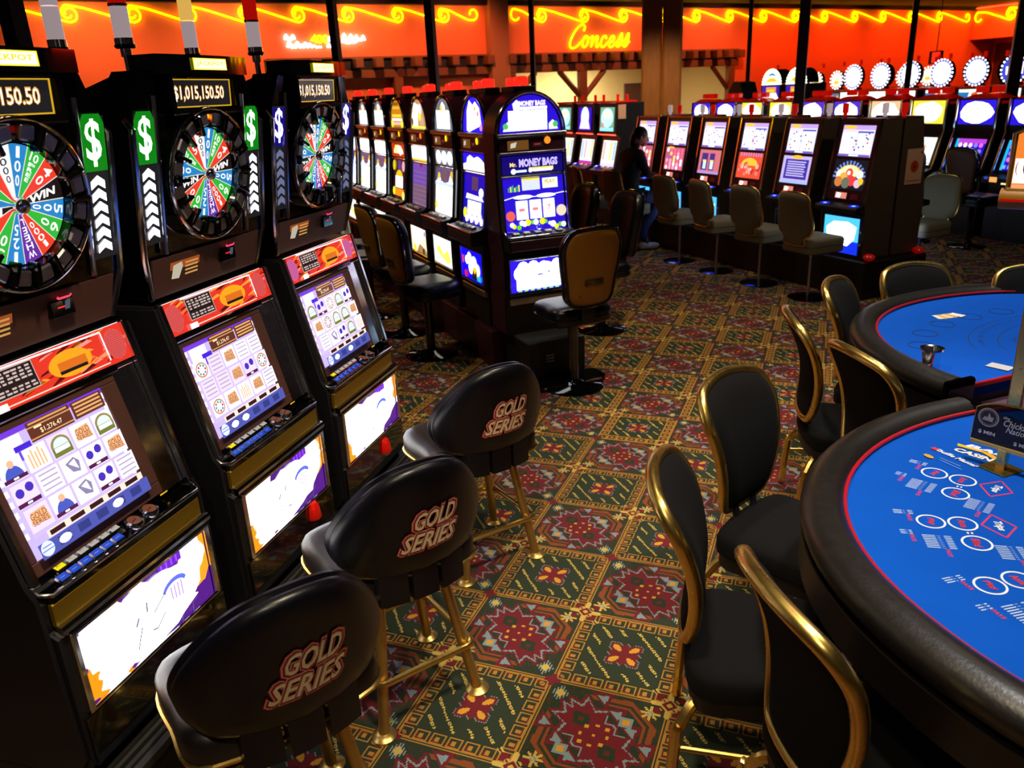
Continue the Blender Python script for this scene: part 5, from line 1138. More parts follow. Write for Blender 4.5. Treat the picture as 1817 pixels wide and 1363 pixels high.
# rows behind: box-topped machines, then machines with round bulb-ringed toppers
GD = 'box-topped slot machines behind the right-hand bank'
def box_machine(label, loc, seed, group):
    T = thing('slot_machine', label, 'slot machine', loc, RB, group); r = random.Random(seed)
    cached('bm_body', 'cabinet', 'black', T, lambda b: b.prism_x([(.0, 0), (.0, .72), (.17, 1.27), (.15, 1.33), (.16, 1.66), (.55, 1.66), (.55, 0)], -.30, .30))
    cached('bm_deck', 'button_deck', 'black', T, lambda b: b.prism_x([(-.16, .70), (-.16, .76), (.02, .80), (.02, .70)], -.29, .29))
    for s in (-1, 1): cached('bm_rail%d' % s, 'side_rail', 'chrome', T, lambda b: b.tube([(s * .285, .0, .78), (s * .285, .15, 1.27), (s * .285, .135, 1.33), (s * .285, .15, 1.66)], .016, 8))
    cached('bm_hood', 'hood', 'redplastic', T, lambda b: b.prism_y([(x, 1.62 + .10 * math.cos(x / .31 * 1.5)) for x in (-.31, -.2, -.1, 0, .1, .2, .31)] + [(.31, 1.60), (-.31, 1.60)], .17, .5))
    b = MB(); a = Art(b, (0, .148, 1.50), (1, 0, 0), Vector((0, .01, .33)), .001); bg = (hx('2818d8', 1.2), hx('f0d038', 1.5), hx('f0b888', 1.4), hx('5030c8', 1.2))
    a.rect(-.25, -.145, .25, .145, bg[(0, 1, 2, 3, 3, 1, 1, 0, 0)[seed % 9]])
    pts = [(.235 * math.cos(q * .45) * r.uniform(.88, 1.05), .14 * math.sin(q * .45) * r.uniform(.85, 1.03)) for q in range(14)]
    a.poly(pts, (2.6, 2.5, 2.4))
    if seed % 9 in (2, 6): a.rects([(-.02, -.14, .03, .06), (-.04, -.14, -.02, -.06)], hx('c87848', 1))
    part('top_glass', b, 'glow', T, 0)
    b = MB(); game_screen(Art(b, (0, .078, 1.0), (1, 0, 0), Vector((0, .17, .55)), .001), -.21, -.17, .21, .19, 6 if seed in (0, 9) else 7); part('screen', b, 'glow', T, 0)
    def tk(b): Art(b, (0, -.163, .745), (1, 0, 0), (0, 0, 1), .001).rect(-.18, -.03, -.08, .03, hx('f8a858', 1.2)).rect(-.02, -.05, .1, -.03, hx('e8e8a0', 1.3)).rect(-.25, .0, -.2, .03, hx('3848c8', .8))
    cached('bm_ticket', 'ticket_lights', 'glow', T, tk, 0)
    for dx in (-.12, .1):
        o = cached('bm_box', 'signal_box', 'lensred', T, lambda b: b.box((0, .35, 1.765), (.13, .1, .08), .01)); o.location = (dx, 0, 0)
    return T
d0 = V3((2.82, 9.34)) - E1 * .15
ld = ('with blue and pink symbols, above the brown chair', 'with a yellow top glass, just right of the taped notice', 'with a white and orange top glass', 'with violet-edged white top glass over near twin-screen machine', 'with a white top glass right of the thick power pole', 'with two bright ovals, just left of the thick power pole', 'with a golden top glass, under the arched twin signs', 'with a blue-edged top glass, right of the timber post, second', 'with a blue-edged top glass nearest the timber post')
for k in range(9): box_machine('box-topped slot machine ' + ld[k], d0 + E2 * .72 * k, k, GD)
box_machine('box-topped slot machine cut by the right edge, behind the lit table sign', d0 - E2 * .72, 9, GD)
ped_chair(Vector((2.20, 8.62, 0)), RB + rad(4), 'brown pedestal chair behind the blue-lit cream chair', GD + ', chairs', 'browntan')
ped_chair(Vector((2.78, 8.33, 0)), RB + rad(-4), 'brown pedestal chair with hand slot, right of the blue-lit cream chair', GD + ', chairs', 'browntan')
GE = 'slot machines with round bulb-ringed toppers'
BULB = []
def disc_machine(label, loc, seed, group, big=True, zc=1.98):
    T = thing('slot_machine', label, 'slot machine', loc, RB, group); R = .235 if big else .185
    cached('dm_body', 'cabinet', 'black', T, lambda b: b.prism_x([(.0, 0), (.0, .72), (.15, 1.25), (.15, 1.70), (.55, 1.70), (.55, 0)], -.29, .29))
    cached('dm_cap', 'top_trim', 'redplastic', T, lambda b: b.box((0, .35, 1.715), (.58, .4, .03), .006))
    b = MB(); a = Art(b, (0, .145, 1.51), (1, 0, 0), (0, 0, 1), .001)
    if big:
        a.rect(-.24, -.17, .24, .17, (2.2, 2.2, 2.0) if seed > 2 else hx('e8f0e0', 1.7)); 
        if seed <= 3: a.poly([(-.24, .12), (-.02, .12), (-.06, .0), (-.14, -.03), (-.18, -.17), (-.24, -.17)], hx('1878b8', 1.1)); a.poly([(.02, .1), (.1, .13), (.24, .02), (.24, -.03), (.12, .07), (.02, .06)], hx('e85828', 1.2))
        if seed == 0: a.rect(-.24, -.05, .0, .17, hx('e8a040', 1.2)); a.rect(-.24, -.17, -.1, -.08, hx('4a20c8', 1.1))
    else: a.rect(-.2, -.14, .2, .14, hx('6a7a98', .8)); a.disc(-.02, 0, .1, hx('a8b8d8', 1.1)); a.disc(.14, .03, .07, hx('e88878', 1.1))
    part('top_glass', b, 'glow', T, 0)
    cached('dm_drum%d' % int(big), 'topper_drum', 'dark', T, lambda b: b.lathe([(0, .12), (R * 1.02, .12), (R * 1.02, .20), (0, .20)], (0, .42, zc), 28, Matrix.Rotation(rad(90), 3, 'X')))
    b = MB(); a = Art(b, (0, .215, zc), (1, 0, 0), (0, 0, 1), .001); a.disc(0, 0, R * .93, hx('3a48d8', 1.2) if big else hx('b87858', 1.1)); rr = random.Random(seed)
    if seed == 0 and big: a.poly([(-.14, -.08), (-.15, .05), (-.02, .06), (.06, .16), (.16, .12), (.17, -.07)], WH)
    else: a.disc(0, .0, R * .84, (2.6, 2.6, 2.8) if big else hx('f0e0c8', 1.6)); a.disc(0, -.05, R * .4, (2.4, 2.4, 2.4) if big else hx('e8c040', 1.3), R * .2)
    TP = part('topper_face', b, 'glow', T, 0)
    n = 22 if big else 15
    if ('bulb', big) not in CACHE:
        b = MB(); b.ball((0, 0, 0), (.017, .014, .017), 8, 5); b.c = [(3.2, 3.1, 3.4)] * len(b.f); b.use = True; CACHE[('bulb', big)] = finish('bulb', b, 'glow')
    for i in range(n):
        o = link('bulb', CACHE[('bulb', big)], TP); o.location = (R * math.cos(2 * PI * i / n), .212, zc + R * math.sin(2 * PI * i / n))
    cached('dm_neck', 'topper_neck', 'dark', T, lambda b: b.box((0, .36, 1.735), (.16, .1, .06), .01))
    cached('dm_sig', 'signal_light', 'lensred', T, lambda b: b.lathe([(0, zc + .235), (.03, zc + .235), (.03, zc + .33), (0, zc + .335)], (0, .40, 0), 10))
    return T
e0 = V3((3.93, 14.2)) - E1 * .2
le = ('violet face at far right', 'white face in front of the alcove', 'white face below the red lamp box', 'white, between small oval toppers', 'white, second big one from left', 'leftmost big one')
for k in range(6): disc_machine('slot machine with big round bulb-ringed topper, ' + le[k], e0 + E2 * .72 * k, k, GE)
for k in range(6):
    T = thing('slot_machine', 'slot machine facing away behind the big round toppers, %s from the right' % ('first', 'second', 'third', 'fourth', 'fifth', 'sixth')[k], 'slot machine', e0 + E2 * .72 * k + E1 * 1.36, RBK, GE)
    link('cabinet', CACHE['dm_body'], T); link('top_trim', CACHE['dm_cap'], T); link('topper_neck', CACHE['dm_neck'], T)
    o = link('topper_drum', CACHE['dm_drum1'], T); link('signal_light', CACHE['dm_sig'], T)
for k, (x, y, l) in enumerate(((.498, 18.37, 'leftmost, over the golden top glass'), (.94, 17.92, 'just left of big one'), (2.33, 18.34, 'left of a big white one'), (2.79, 17.87, 'right of a big white one'))):
    disc_machine('slot machine with a small oval bulb-ringed topper, ' + l, (x, y, 0), 20 + k, GE, False, 1.93)
def arch_machine(label, loc, seed, group):
    T = thing('slot_machine', label, 'slot machine', loc, RB, group)
    b = MB(); b.prism_x([(.0, 0), (.0, .75), (.12, 1.25), (.12, 1.92), (.55, 1.92), (.55, 0)], -.25, .25); part('cabinet', b, 'black', T)
    b = MB(); a = Art(b, (0, .117, 1.65), (1, 0, 0), (0, 0, 1), .001); a.rect(-.22, -.32, .22, .25, hx('3020b0', 1.1)); a.poly([(-.2, -.32), (-.2, .05), (-.12, .14), (.14, .14), (.21, .04), (.2, -.32), (.05, -.32), (.04, -.2), (-.06, -.2), (-.07, -.32)], WH); a.rect(-.11, .13, .14, .23, hx('f09048', 1.3)); a.rect(-.08, .15, .1, .19, hx('f8c030', 1.4)); part('top_glass', b, 'glow', T, 0)
    b = MB(); b.prism_y([(.235 * math.cos(rad(q)), 1.93 + .24 * math.sin(rad(q))) for q in range(0, 181, 12)], .14, .40); TP = part('arched_topper', b, 'dark', T)
    b = MB(); a = Art(b, (0, .135, 1.93), (1, 0, 0), (0, 0, 1), .001); a.poly(arc(0, 0, .21, 0, 180, 16, .21), hx('f8f4d8', 2)); a.rect(-.2, .01, .2, .05, hx('f0dcb0', 1.6)); a.poly(arc(0, .04, .13, 0, 180, 12, .06), hx('f8b818', 1.5)); a.poly(arc(0, .10, .10, 20, 160, 8, .08) + arc(0, .09, .10, 160, 20, 8, .05), hx('2090c8', 1.3) if seed == 0 else hx('b8e0f0', 1.6)); part('topper_face', b, 'glow', TP, 0)
    for i in range(17):
        q = rad(i * 180 / 16)
        if 'bulbg' not in CACHE:
            b = MB(); b.ball((0, 0, 0), (.018, .014, .018), 8, 5); b.c = [(2.6, 3.6, 2.4)] * len(b.f); b.use = True; CACHE['bulbg'] = finish('bulb', b, 'glow')
        o = link('bulb', CACHE['bulbg'], TP); o.location = (.232 * math.cos(q), .130, 1.93 + .235 * math.sin(q))
    for i in range(9): o = link('bulb', CACHE['bulbg'], TP); o.location = (-.22 + i * .055, .130, 1.925)
    b = MB(); b.lathe([(0, 2.17), (.025, 2.17), (.025, 2.24), (0, 2.24)], (-.02, .27, 0), 10); part('signal_light', b, 'lensred', T)
arch_machine('slot machine with a half-round green-bulbed topper showing a blue arc, left of two', (-.03, 12.85, 0), 0, GE)
arch_machine('slot machine with a half-round green-bulbed topper, right of two by the thick pole', (.40, 12.42, 0), 1, GE)
T = thing('wall_cabinet', 'dark upright cabinet with a pinkish notice left of the twin arched toppers', 'cabinet', (-.62, 13.6, 0), RB)
b = MB(); b.prism_y([(-.2, 0), (.2, 0), (.2, 1.8), (.12, 1.98), (-.06, 2.0), (-.2, 1.85)], 0, .35); part('cabinet', b, 'dark', T)
b = MB(); b.box((.04, -.004, 1.62), (.2, .006, .32)); part('notice_sheet', b, 'paper', T)
# ---------------------------------------------------------------- card tables
def table_path(n=40, off=0.0, a=.9, d=1.0, p=2.12):
    P = []
    for i in range(n + 1):
        q = PI - PI * i / n; c, s = math.cos(q), math.sin(q)
        P.append((a * math.copysign(abs(c) ** (2 / p), c), -d * abs(s) ** (2 / p)))
    if off:
        Q = []
        for i in range(n + 1):
            t = Vector(P[min(n, i + 1)]) - Vector(P[max(0, i - 1)])
            if i in (0, n): t = Vector((0, -1 if i == 0 else 1))
            nrm = Vector((t.y, -t.x)).normalized(); Q.append((P[i][0] + nrm.x * off, P[i][1] + nrm.y * off))
        P = Q
    return P
def card_table(label, loc, rz, lay, d, shelf=True):
    T = thing('card_table', label, 'table', loc, rz); zt = .855
    inn = table_path(48, 0, .92, d)
    b = MB(); b.prism_z(inn, .80, zt); b.f.pop(); b.f.append(tuple(range(len(inn), 2 * len(inn)))); b.m = [0] * len(b.f); b.c = [(1, 1, 1)] * len(b.f); part('felt_top', b, 'felt', T, 30)
    b = MB(); b.tube([(x, y, .848) for x, y in table_path(48, .060, .92, d)], .062, 16, up=(0, 0, 1), sq=(.78, 1.0)); part('padded_rail', b, 'rail', T, 60)
    b = MB(); b.tube([(x, y, .866) for x, y in table_path(48, .004, .92, d)], .007, 8, up=(0, 0, 1)); part('red_lip', b, 'redlip', T)
    b = MB(); b.prism_z(table_path(48, .115, .92, d), .70, .80); part('apron', b, 'table', T)
    for s in (-1, 1): b = MB(); b.box((s * .98, .012, .845), (.145, .03, .10), .01); part('rail_end_cap', b, 'gloss', T)
    b = MB(); b.box((0, .006, .852), (1.80, .014, .02), .003); part('dealer_edge', b, 'redlip', T)
    b = MB(); b.box((0, .10, .765), (1.9 if shelf else 1.3, .19, .02), .004); part('dealer_shelf', b, 'mauve', T)
    b = MB(); b.box((0, -.15, zt + .012), (.62, .17, .024), .01); CT = part('chip_tray', b, 'gloss', T)
    b = MB()
    for k in range(9): b.box((-.26 + k * .065, -.15, zt + .0255), (.004, .15, .005))
    part('tray_ribs', b, 'steel', CT)
    b = MB(); b.prism_z([(x * .48, y * .55 - .14) for x, y in inn], .09, .71); part('pedestal', b, 'table', T)
    b = MB(); b.prism_z([(x * .60, y * .66 - .1) for x, y in inn], 0, .09); part('pedestal_foot', b, 'table', T)
    b = MB(); lay(Art(b, (0, 0, zt), (1, 0, 0), (0, 1, 0), .0003)); part('felt_printing', b, 'feltprint', T, 0)
    return T
WP, RP = hx('e4e8f0'), hx('d83040')
def lay_poker(a):
    def grp(px_, py_, th):
        i = Vector((math.cos(rad(th)), math.sin(rad(th)))); j = Vector((i.y, -i.x)); O = Vector((px_, py_)); k0 = a.k
        at = lambda u, v: tuple(O + i * u + j * v)
        rot = th - 90
        for (u, v, t) in ((0, 0, 'Play'), (.078, 0, 'Ante'), (.085, .098, 'Blind')):
            a.k = k0; x, y = at(u, v); a.ring(x, y, .037, .0055, WP); a.text(t, x, y, .020, RP, .040, .02, .2, rot)
        a.k = k0; x, y = at(.165, .0); a.line([at(.165 + .042, 0), at(.165, .060), at(.165 - .042, 0), at(.165, -.060)], .005, hx('d8305c'), True); a.text('Trips', x, y, .026, WP, .050, .04, .2, rot)
        a.k = k0; x, y = at(.082, .05); a.line([at(.077, .045), at(.077, .053)], .005, WP); a.line([at(.087, .045), at(.087, .053)], .005, WP)
        for (u, v, n, w) in ((-.06, -.055, 3, .05), (-.075, .055, 3, .03), (-.005, .075, 8, .07), (.155, .105, 8, .065)):   # pay tables
            for q in range(n):
                a.k = k0; x, y = at(u + .0, v + q * .0085)
                for (s0, s1) in ((0, .45), (.5, .62), (.75, 1)):
                    p0 = at(u - w * .5 + w * s0, v + q * .0085); p1 = at(u - w * .5 + w * s1, v + q * .0085); a.line([p0, p1], .0034 if s0 != .5 else .0012, hx('b4cbe8')); a.k = k0
            x, y = at(u + .01, v + n * .0085 + .014); a.text('PAYS', x, y, .011, RP, .036, .02, .1, rot + 90 * 0)
    for (x, y, th) in ((-.618, -.469, 30), (-.396, -.692, 60), (-.114, -.788, 86), (.19, -.775, 104), (.45, -.655, 125), (.64, -.44, 150)): grp(x, y, th)
    th = 8
    a.text('CASINO', -.655, -.262, .030, hx('f2e6d8'), .150, .05, .1, th + 10); a.poly([(-.755, -.245), (-.66, -.215), (-.60, -.225), (-.63, -.238), (-.67, -.232), (-.74, -.262)], hx('f0b018')); a.text('BAR', -.675, -.208, .028, WP, .13, .05, .2, th + 12)
    a.text('Shuffle Master', -.672, -.333, .020, WP, .150, .03, .25, 6); a.rect(-.758, -.352, -.738, -.335, RP); a.disc(-.712, -.402, .018, hx('c89a38'), .010, 14); a.line([(-.69, -.38), (-.62, -.37)], .0016, hx('9fc0e8')); a.line([(-.68, -.392), (-.60, -.385)], .0016, hx('9fc0e8'))
def lay_bj(a):
    DK = hx('123050'); k0 = a.k
    for (x, y) in ((.327, -.639), (.511, -.569), (.669, -.446), (.114, -.665), (-.09, -.66), (-.30, -.62), (-.5, -.53), (-.66, -.42)):
        pass
    for r in (.33, .41): a.k = k0; a.line([(x * r / .41 * 1.35, y * r / .41 + .0) for x, y in arc(0, -.15, .41, 200, 340, 22)], .004, DK)
    for i in range(26):
        q = rad(205 + 130 * i / 25); a.k = k0; x, y = .37 / .41 * 1.35 * .41 * math.cos(q), -.15 + .37 * math.sin(q); a.text('BLACKJACKPAYS3TO2DEALERMUST'[i], x, y, .022, DK, .014, .02, 0, math.degrees(q) + 90)
    for i in range(18):
        q = rad(215 + 110 * i / 17); a.k = k0; a.text('INSURANCEPAYS2TO1.'[i], .36 * math.cos(q), -.13 + .27 * math.sin(q), .018, DK, .012, .02, 0, math.degrees(q) + 90)
    for i in range(5):
        a.k = k0 + i; c = Vector((.235 - i * .024, -.735 + .004 * i)); q = rad(-20 + 8 * i); u = Vector((math.cos(q), math.sin(q))); v = Vector((-u.y, u.x)); a.poly([tuple(c + u * s * .022 + v * t * .034) for s, t in ((-1, -1), (1, -1), (1, 1), (-1, 1))], (hx('f4ead8'), hx('e8b848'), hx('f0e0c8'), hx('e0a850'), hx('f8f0e8'))[i])
T1O, T1R = Vector((2.32, -.345, 0)), rad(-51.52)
T2O, T2R = Vector((2.43, 1.31, 0)), rad(-137.03)
card_table('near blue-felt card table with red and white betting circles and a thick padded rail', T1O, T1R, lay_poker, 1.02, False)
T2_ = card_table('far blue-felt card table with dark ring markings and a chrome cup', T2O, T2R, lay_bj, .98)
def loc_to(O, R, x, y, z): return O + Vector((x * math.cos(R) - y * math.sin(R), x * math.sin(R) + y * math.cos(R), z))
for (x, y) in ((.327, -.639), (.511, -.569), (.669, -.446), (.114, -.665), (-.09, -.66), (-.30, -.62), (-.5, -.53), (-.66, -.42)):
    b = MB(); Art(b, (x, y, .856), (1, 0, 0), (0, 1, 0), .0003).ring(0, 0, .055, .004, hx('123050')); part('betting_circle', b, 'feltprint', T2_, 0)
b = MB(); b.lathe([(0, .0), (.030, .0), (.038, .07), (.046, .078), (.046, .084), (.037, .08), (.030, .01), (0, .008)], n=24); o = part('metal_cup', b, 'chrome', None); o.location = loc_to(T2O, T2R, .875, -.215, .856); tag(o, 'small chrome cup on the far card table beside its padded rail', 'cup')
b = MB(); b.box((0, 0, .001), (.06, .088, .0016)); o = part('playing_card', b, 'whiteplastic', None); o.location = loc_to(T2O, T2R, .64, -.085, .8575); o.rotation_euler = (0, 0, 1.0); tag(o, 'white card lying by the dealer edge of far card table', 'card')
b = MB(); b.box((0, 0, .001), (.075, .035, .0016)); o = part('playing_card', b, 'whiteplastic', None); o.location = loc_to(T1O, T1R, -.845, -.03, .8575); o.rotation_euler = (0, 0, T1R + 1.1); tag(o, 'white card at the dealer corner of near card table, left of the limits sign', 'card')
# limits sign on its gold stand
SW = Vector((1.7545, -.073, .8565))
T = thing('table_limit_sign', 'black table limits sign with MIN and MAX on a gold stand', 'sign', SW, rad(-33.5))
b = MB(); b.box((0, 0, .002), (.088, .088, .004), .0015, Matrix.Rotation(rad(-12), 3, 'Z')); part('base_plate', b, 'gold', T)
b = MB(); b.box((0, 0, .034), (.026, .026, .062), .002); part('stem', b, 'gold', T)
b = MB(); b.box((.02, 0, .068), (.235, .022, .014), .002); part('channel', b, 'gold', T)
so = [(-.097, .074), (.137, .074)] + [(.02 + .117 * math.cos(rad(q)) / math.cos(rad(28)), .172 + .032 * (math.sin(rad(q)) - math.sin(rad(28))) / (1 - math.sin(rad(28)))) for q in range(28, 153, 8)]
b = MB(); b.prism_y(so, -.006, .006); PL = part('panel', b, 'gloss', T)
b = MB(); b.tube([(x, 0, z) for x, z in so[1:] + so[:1]], .0042, 6, up=(0, 1, 0)); part('gold_rim', b, 'gold', PL)
b = MB(); a = Art(b, (.02, -.0066, .125), (1, 0, 0), (0, 0, 1), .0003)
a.rect(-.110, -.048, .110, .044, hx('05101e')); gy = hx('b8b4a8')
a.ring(-.075, .028, .030, .004, gy); a.ring(-.075, .028, .0235, .0012, gy); a.disc(-.075, .028, .022, hx('2a2a28')); a.poly([(-.092, .018), (-.086, .030), (-.078, .028), (-.074, .044), (-.068, .030), (-.060, .032), (-.062, .016)], gy)
for q in range(22): a.line([(-.075 + .025 * math.cos(q * .2856), .028 + .025 * math.sin(q * .2856)), (-.075 + .0285 * math.cos(q * .2856), .028 + .0285 * math.sin(q * .2856))], .0012, gy)
a.text('the', -.022, .044, .009, hx('d8d4c8'), .018, .02, .3); a.text('Chickasaw', .022, .028, .021, hx('e0dcd0'), .100, .015, .3); a.text('Nation', .012, .008, .018, hx('e0dcd0'), .062, .015, .3)
a.text('$ MIN', -.070, -.018, .013, hx('e8e8e4'), .048, .03); a.text('$ MAX', .035, -.028, .013, hx('e8e8e4'), .054, .03); part('lettering', b, 'print', PL, 0)
# tall gold post with the lit sign at the right edge
SP = Vector((1.852, .352, 0))
T = thing('sign_post', 'tall gold post between the two card tables carrying a lit cream and orange sign', 'sign', SP, rad(-20))
b = MB(); b.box((0, 0, .80), (.042, .042, 1.56), .003); part('post', b, 'gold', T)
b = MB(); b.box((0, 0, .012), (.15, .15, .024), .006); part('foot', b, 'gold', T)
b = MB(); b.cyl((-.14, -.01, 1.60), (.20, -.01, 1.60), .034, 16); b.mi = 1; b.box((.03, -.043, 1.598), (.33, .006, .008)); part('roll_base', b, ('tan', 'redplastic'), T)
ol = [(-.125, 1.63), (.185, 1.63), (.185, 1.80), (.155, 1.815), (.14, 1.86), (-.08, 1.86), (-.095, 1.815), (-.125, 1.80)]
b = MB(); b.prism_y(ol, -.024, .024); PL = part('sign_body', b, 'gold', T)
b = MB(); a = Art(b, (0, -.0245, 1.63), (1, 0, 0), (0, 0, 1), .0006); a.poly([(x * .93 + .002, (z - 1.63) * .95 + .006) for x, z in ol], hx('f07828', 1.3)); a.rect(-.112, .02, .172, .095, (2.2, 2.0, 1.7)); a.rect(-.112, .004, .172, .016, hx('e89868', 1.3)); a.text('U', -.075, .066, .042, hx('6a3018', .8), .026, 0); a.text('(', -.105, .066, .044, hx('8a4a28', .8), .008, 0)
a.poly([(-.08, .118), (-.03, .15), (.03, .165), (.09, .15), (.13, .118)], (2.2, 2.0, 1.6)); a.rect(-.04, .095, -.02, .12, hx('f8d890', 1.7)); part('sign_face', b, 'glow', PL, 0)
b = MB(); b.tube([(x, -.026, z) for x, z in ol], .006, 8, True, up=(0, 1, 0)); part('gold_rim', b, 'gold', PL)
# ---------------------------------------------------------------- neon on the back wall
def wp(t, z, off=.05): return (t, -off, z)
NB = thing('neon_border', 'row of yellow neon scrolls running along the top of the back wall', 'neon sign', (0, 0, 0))
NB.matrix_world = WX
ts = [-12.25, -11.18, -10.16, -9.21, -8.2, -7.18, -6.17, -5.09, -4.03, None, -2.25, -1.56, -.38, .77, 1.97, 3.1, 4.25, 5.48, 6.7, 7.88, 9.17, 10.43, 11.75, 13.15, 14.6]
zc_, rn = 3.615, .135
def tubep(name, pts, r, m, parent, n=8):
    b = MB(); b.tube(pts, r, n, up=(0, 1, 0)); return part(name, b, m, parent, 60)
segs = []
for i in range(len(ts) - 1):
    t0, t1 = ts[i], ts[i + 1]
    if t0 is None: continue
    P = []
    if t1 is None:                                            # end flourish before the pier
        t1 = -3.32; rr2 = .12
        for k in range(10): q = rad(330 - k * 24); P.append((t0 - .0 + (.045 + .09 * k / 9) * math.cos(q), zc_ + (.045 + .09 * k / 9) * math.sin(q)))
        for k in range(1, 6): P.append((t0 + .03 + (t1 - t0 - .05) * k / 6, zc_ + rn * (1 - 2 * k / 6)))
        for k in range(14): q = rad(262 + k * 22); P.append((t1 + rr2 * (1 - k * .03) * math.cos(q), zc_ + .02 + rr2 * (1 - k * .03) * math.sin(q)))
    else:
        fst = i > 0 and ts[i - 1] is None
        if fst:
            for k in range(12): q = rad(330 - k * 20); P.append((t0 + .11 * math.cos(q), zc_ + .02 + .12 * math.sin(q)))
        else:
            for k in range(14): q = rad(330 - k * 18); P.append((t0 + (.045 + (rn - .045) * k / 13) * math.cos(q), zc_ + (.045 + (rn - .045) * k / 13) * math.sin(q)))
        for k in range(1, 5): P.append((t0 + .06 + (t1 - t0 - .10) * k / 5, zc_ + rn * (1 - 2 * (k / 5) ** 1.1)))
        for k in range(15): q = rad(258 + k * 21); w = rn - (rn - .05) * max(0, k - 3) / 11; P.append((t1 + w * math.cos(q), zc_ + w * math.sin(q)))
    segs.append(P)
for P in segs: tubep('neon_scroll', [wp(x, z) for x, z in spline(P, 2, False)], .013, 'yneon', NB)
# the script word
CW_ = thing('neon_word', 'yellow neon script on the back wall left of the timber post', 'neon sign', (0, 0, 0)); CW_.matrix_world = WX
LET = {'C': [(.80, .74), (.82, .92), (.66, 1.03), (.40, .86), (.18, .50), (.10, .16), (.22, -.02), (.46, .0), (.72, .22), (.86, .36)],
 'o': [(.02, .30), (.16, .50), (.06, .34), (.06, .12), (.18, .0), (.32, .10), (.36, .34), (.26, .50), (.16, .46), (.30, .40), (.50, .42)],
 'n': [(0, .42), (.06, .50), (.08, .30), (.06, .02), (.10, .14), (.24, .44), (.36, .48), (.36, .24), (.36, .06), (.44, .0), (.56, .16)],
 'c': [(.30, .38), (.26, .50), (.10, .44), (.03, .20), (.10, .02), (.26, .02), (.46, .22)],
 'e': [(.0, .16), (.18, .22), (.32, .38), (.24, .50), (.10, .42), (.04, .18), (.12, .0), (.28, .02), (.46, .22)],
 's': [(-.02, .16), (.16, .40), (.26, .62), (.30, .40), (.28, .12), (.16, .0), (.02, .08), (.14, .14), (.40, .22)]}
x = -.86; z0 = 2.93; sc = .62
for ch, adv in (('C', .62), ('o', .42), ('n', .46), ('c', .38), ('e', .38), ('s', .33), ('s', .33)):
    P = [(x + (p + .22 * q) * sc * .80, z0 + q * sc * .78) for p, q in LET[ch]]
    tubep('neon_letter', [wp(a_, b_) for a_, b_ in spline(P, 5, False)], .015, 'yneon', CW_); x += adv * sc * 1.0
# small white neon sign
NS = thing('neon_sign', 'small white neon sign with yellow numerals below the scrolls at the left', 'neon sign', (0, 0, 0)); NS.matrix_world = WX
def scrib(t0, t1, z, h, n, r, m):
    P = [(t0 + (t1 - t0) * k / (2 * n), z + (h if k % 2 else 0) * (.6 + .4 * math.sin(k * 1.7))) for k in range(2 * n + 1)]
    tubep('neon_stroke', [wp(a_, b_) for a_, b_ in spline(P, 4, False)], r, m, NS)
scrib(-7.50, -7.30, 3.17, .08, 3, .02, 'wneon'); scrib(-7.46, -6.98, 3.03, .09, 6, .024, 'wneon'); scrib(-6.98, -6.78, 3.02, .03, 2, .016, 'wneon')
scrib(-6.62, -6.40, 3.13, .08, 3, .022, 'wneon'); scrib(-6.66, -6.52, 3.02, .05, 2, .018, 'wneon'); scrib(-6.32, -6.04, 3.10, .15, 4, .03, 'wneon'); scrib(-6.06, -5.85, 3.14, .09, 3, .018, 'wneon')
for k, t in enumerate((-6.92, -6.80, -6.68)):
    pts = [wp(t + .045 * math.cos(q * .5), 3.17 + .06 * math.sin(q * .5)) for q in range(13)] if k else [wp(t + .05, 3.11), wp(t + .03, 3.24), wp(t - .06, 3.15), wp(t + .06, 3.14)]
    tubep('neon_numeral', pts, .016, 'yneon', NS)
# red lamp box near the right corner
T = thing('exit_lamp', 'small red lit box high on the wall right of the round toppers', 'lamp', (0, 0, 0)); T.matrix_world = Matrix.Translation((3.31, 20.9, 0)) @ Matrix.Rotation(RB, 4, 'Z')
b = MB(); b.box((0, .0, 2.34), (.34, .10, .30), .01); part('box', b, 'dark', T)
b = MB(); a = Art(b, (.04, -.055, 2.34), (1, 0, 0), (0, 0, 1), .001); a.rect(-.11, -.12, .12, .12, (1.6, .02, .01)); part('red_face', b, 'glow', T, 0)
b = MB(); b.cyl((0, 0, 2.49), (0, 0, HC), .012, 8); part('hanger', b, 'dark', T)
# right wall scrolls
NR = thing('neon_border', 'yellow neon scrolls on the right wall above the alcove', 'neon sign', (0, 0, 0)); NR.matrix_world = RX
for t0, t1 in ((.12, 1.35), (1.35, 2.75), (2.75, 4.1)):
    P = []
    if t0 < .5:
        for k in range(12): q = rad(330 - k * 20); P.append((t0 + .14 + .12 * math.cos(q), 3.60 + .14 * math.sin(q)))
    else:
        for k in range(14): q = rad(330 - k * 18); P.append((t0 + (.06 + .10 * k / 13) * math.cos(q), 3.60 + (.06 + .11 * k / 13) * math.sin(q)))
    for k in range(1, 5): P.append((t0 + .2 + (t1 - t0 - .24) * k / 5, 3.60 + .16 * (1 - 2 * (k / 5) ** 1.1)))
    for k in range(15): q = rad(258 + k * 21); w = .17 - .11 * max(0, k - 3) / 11; P.append((t1 + w * math.cos(q), 3.60 + w * math.sin(q)))
    tubep('neon_scroll', [wp(a_, b_) for a_, b_ in spline(P, 2, False)], .015, 'yneon', NR)

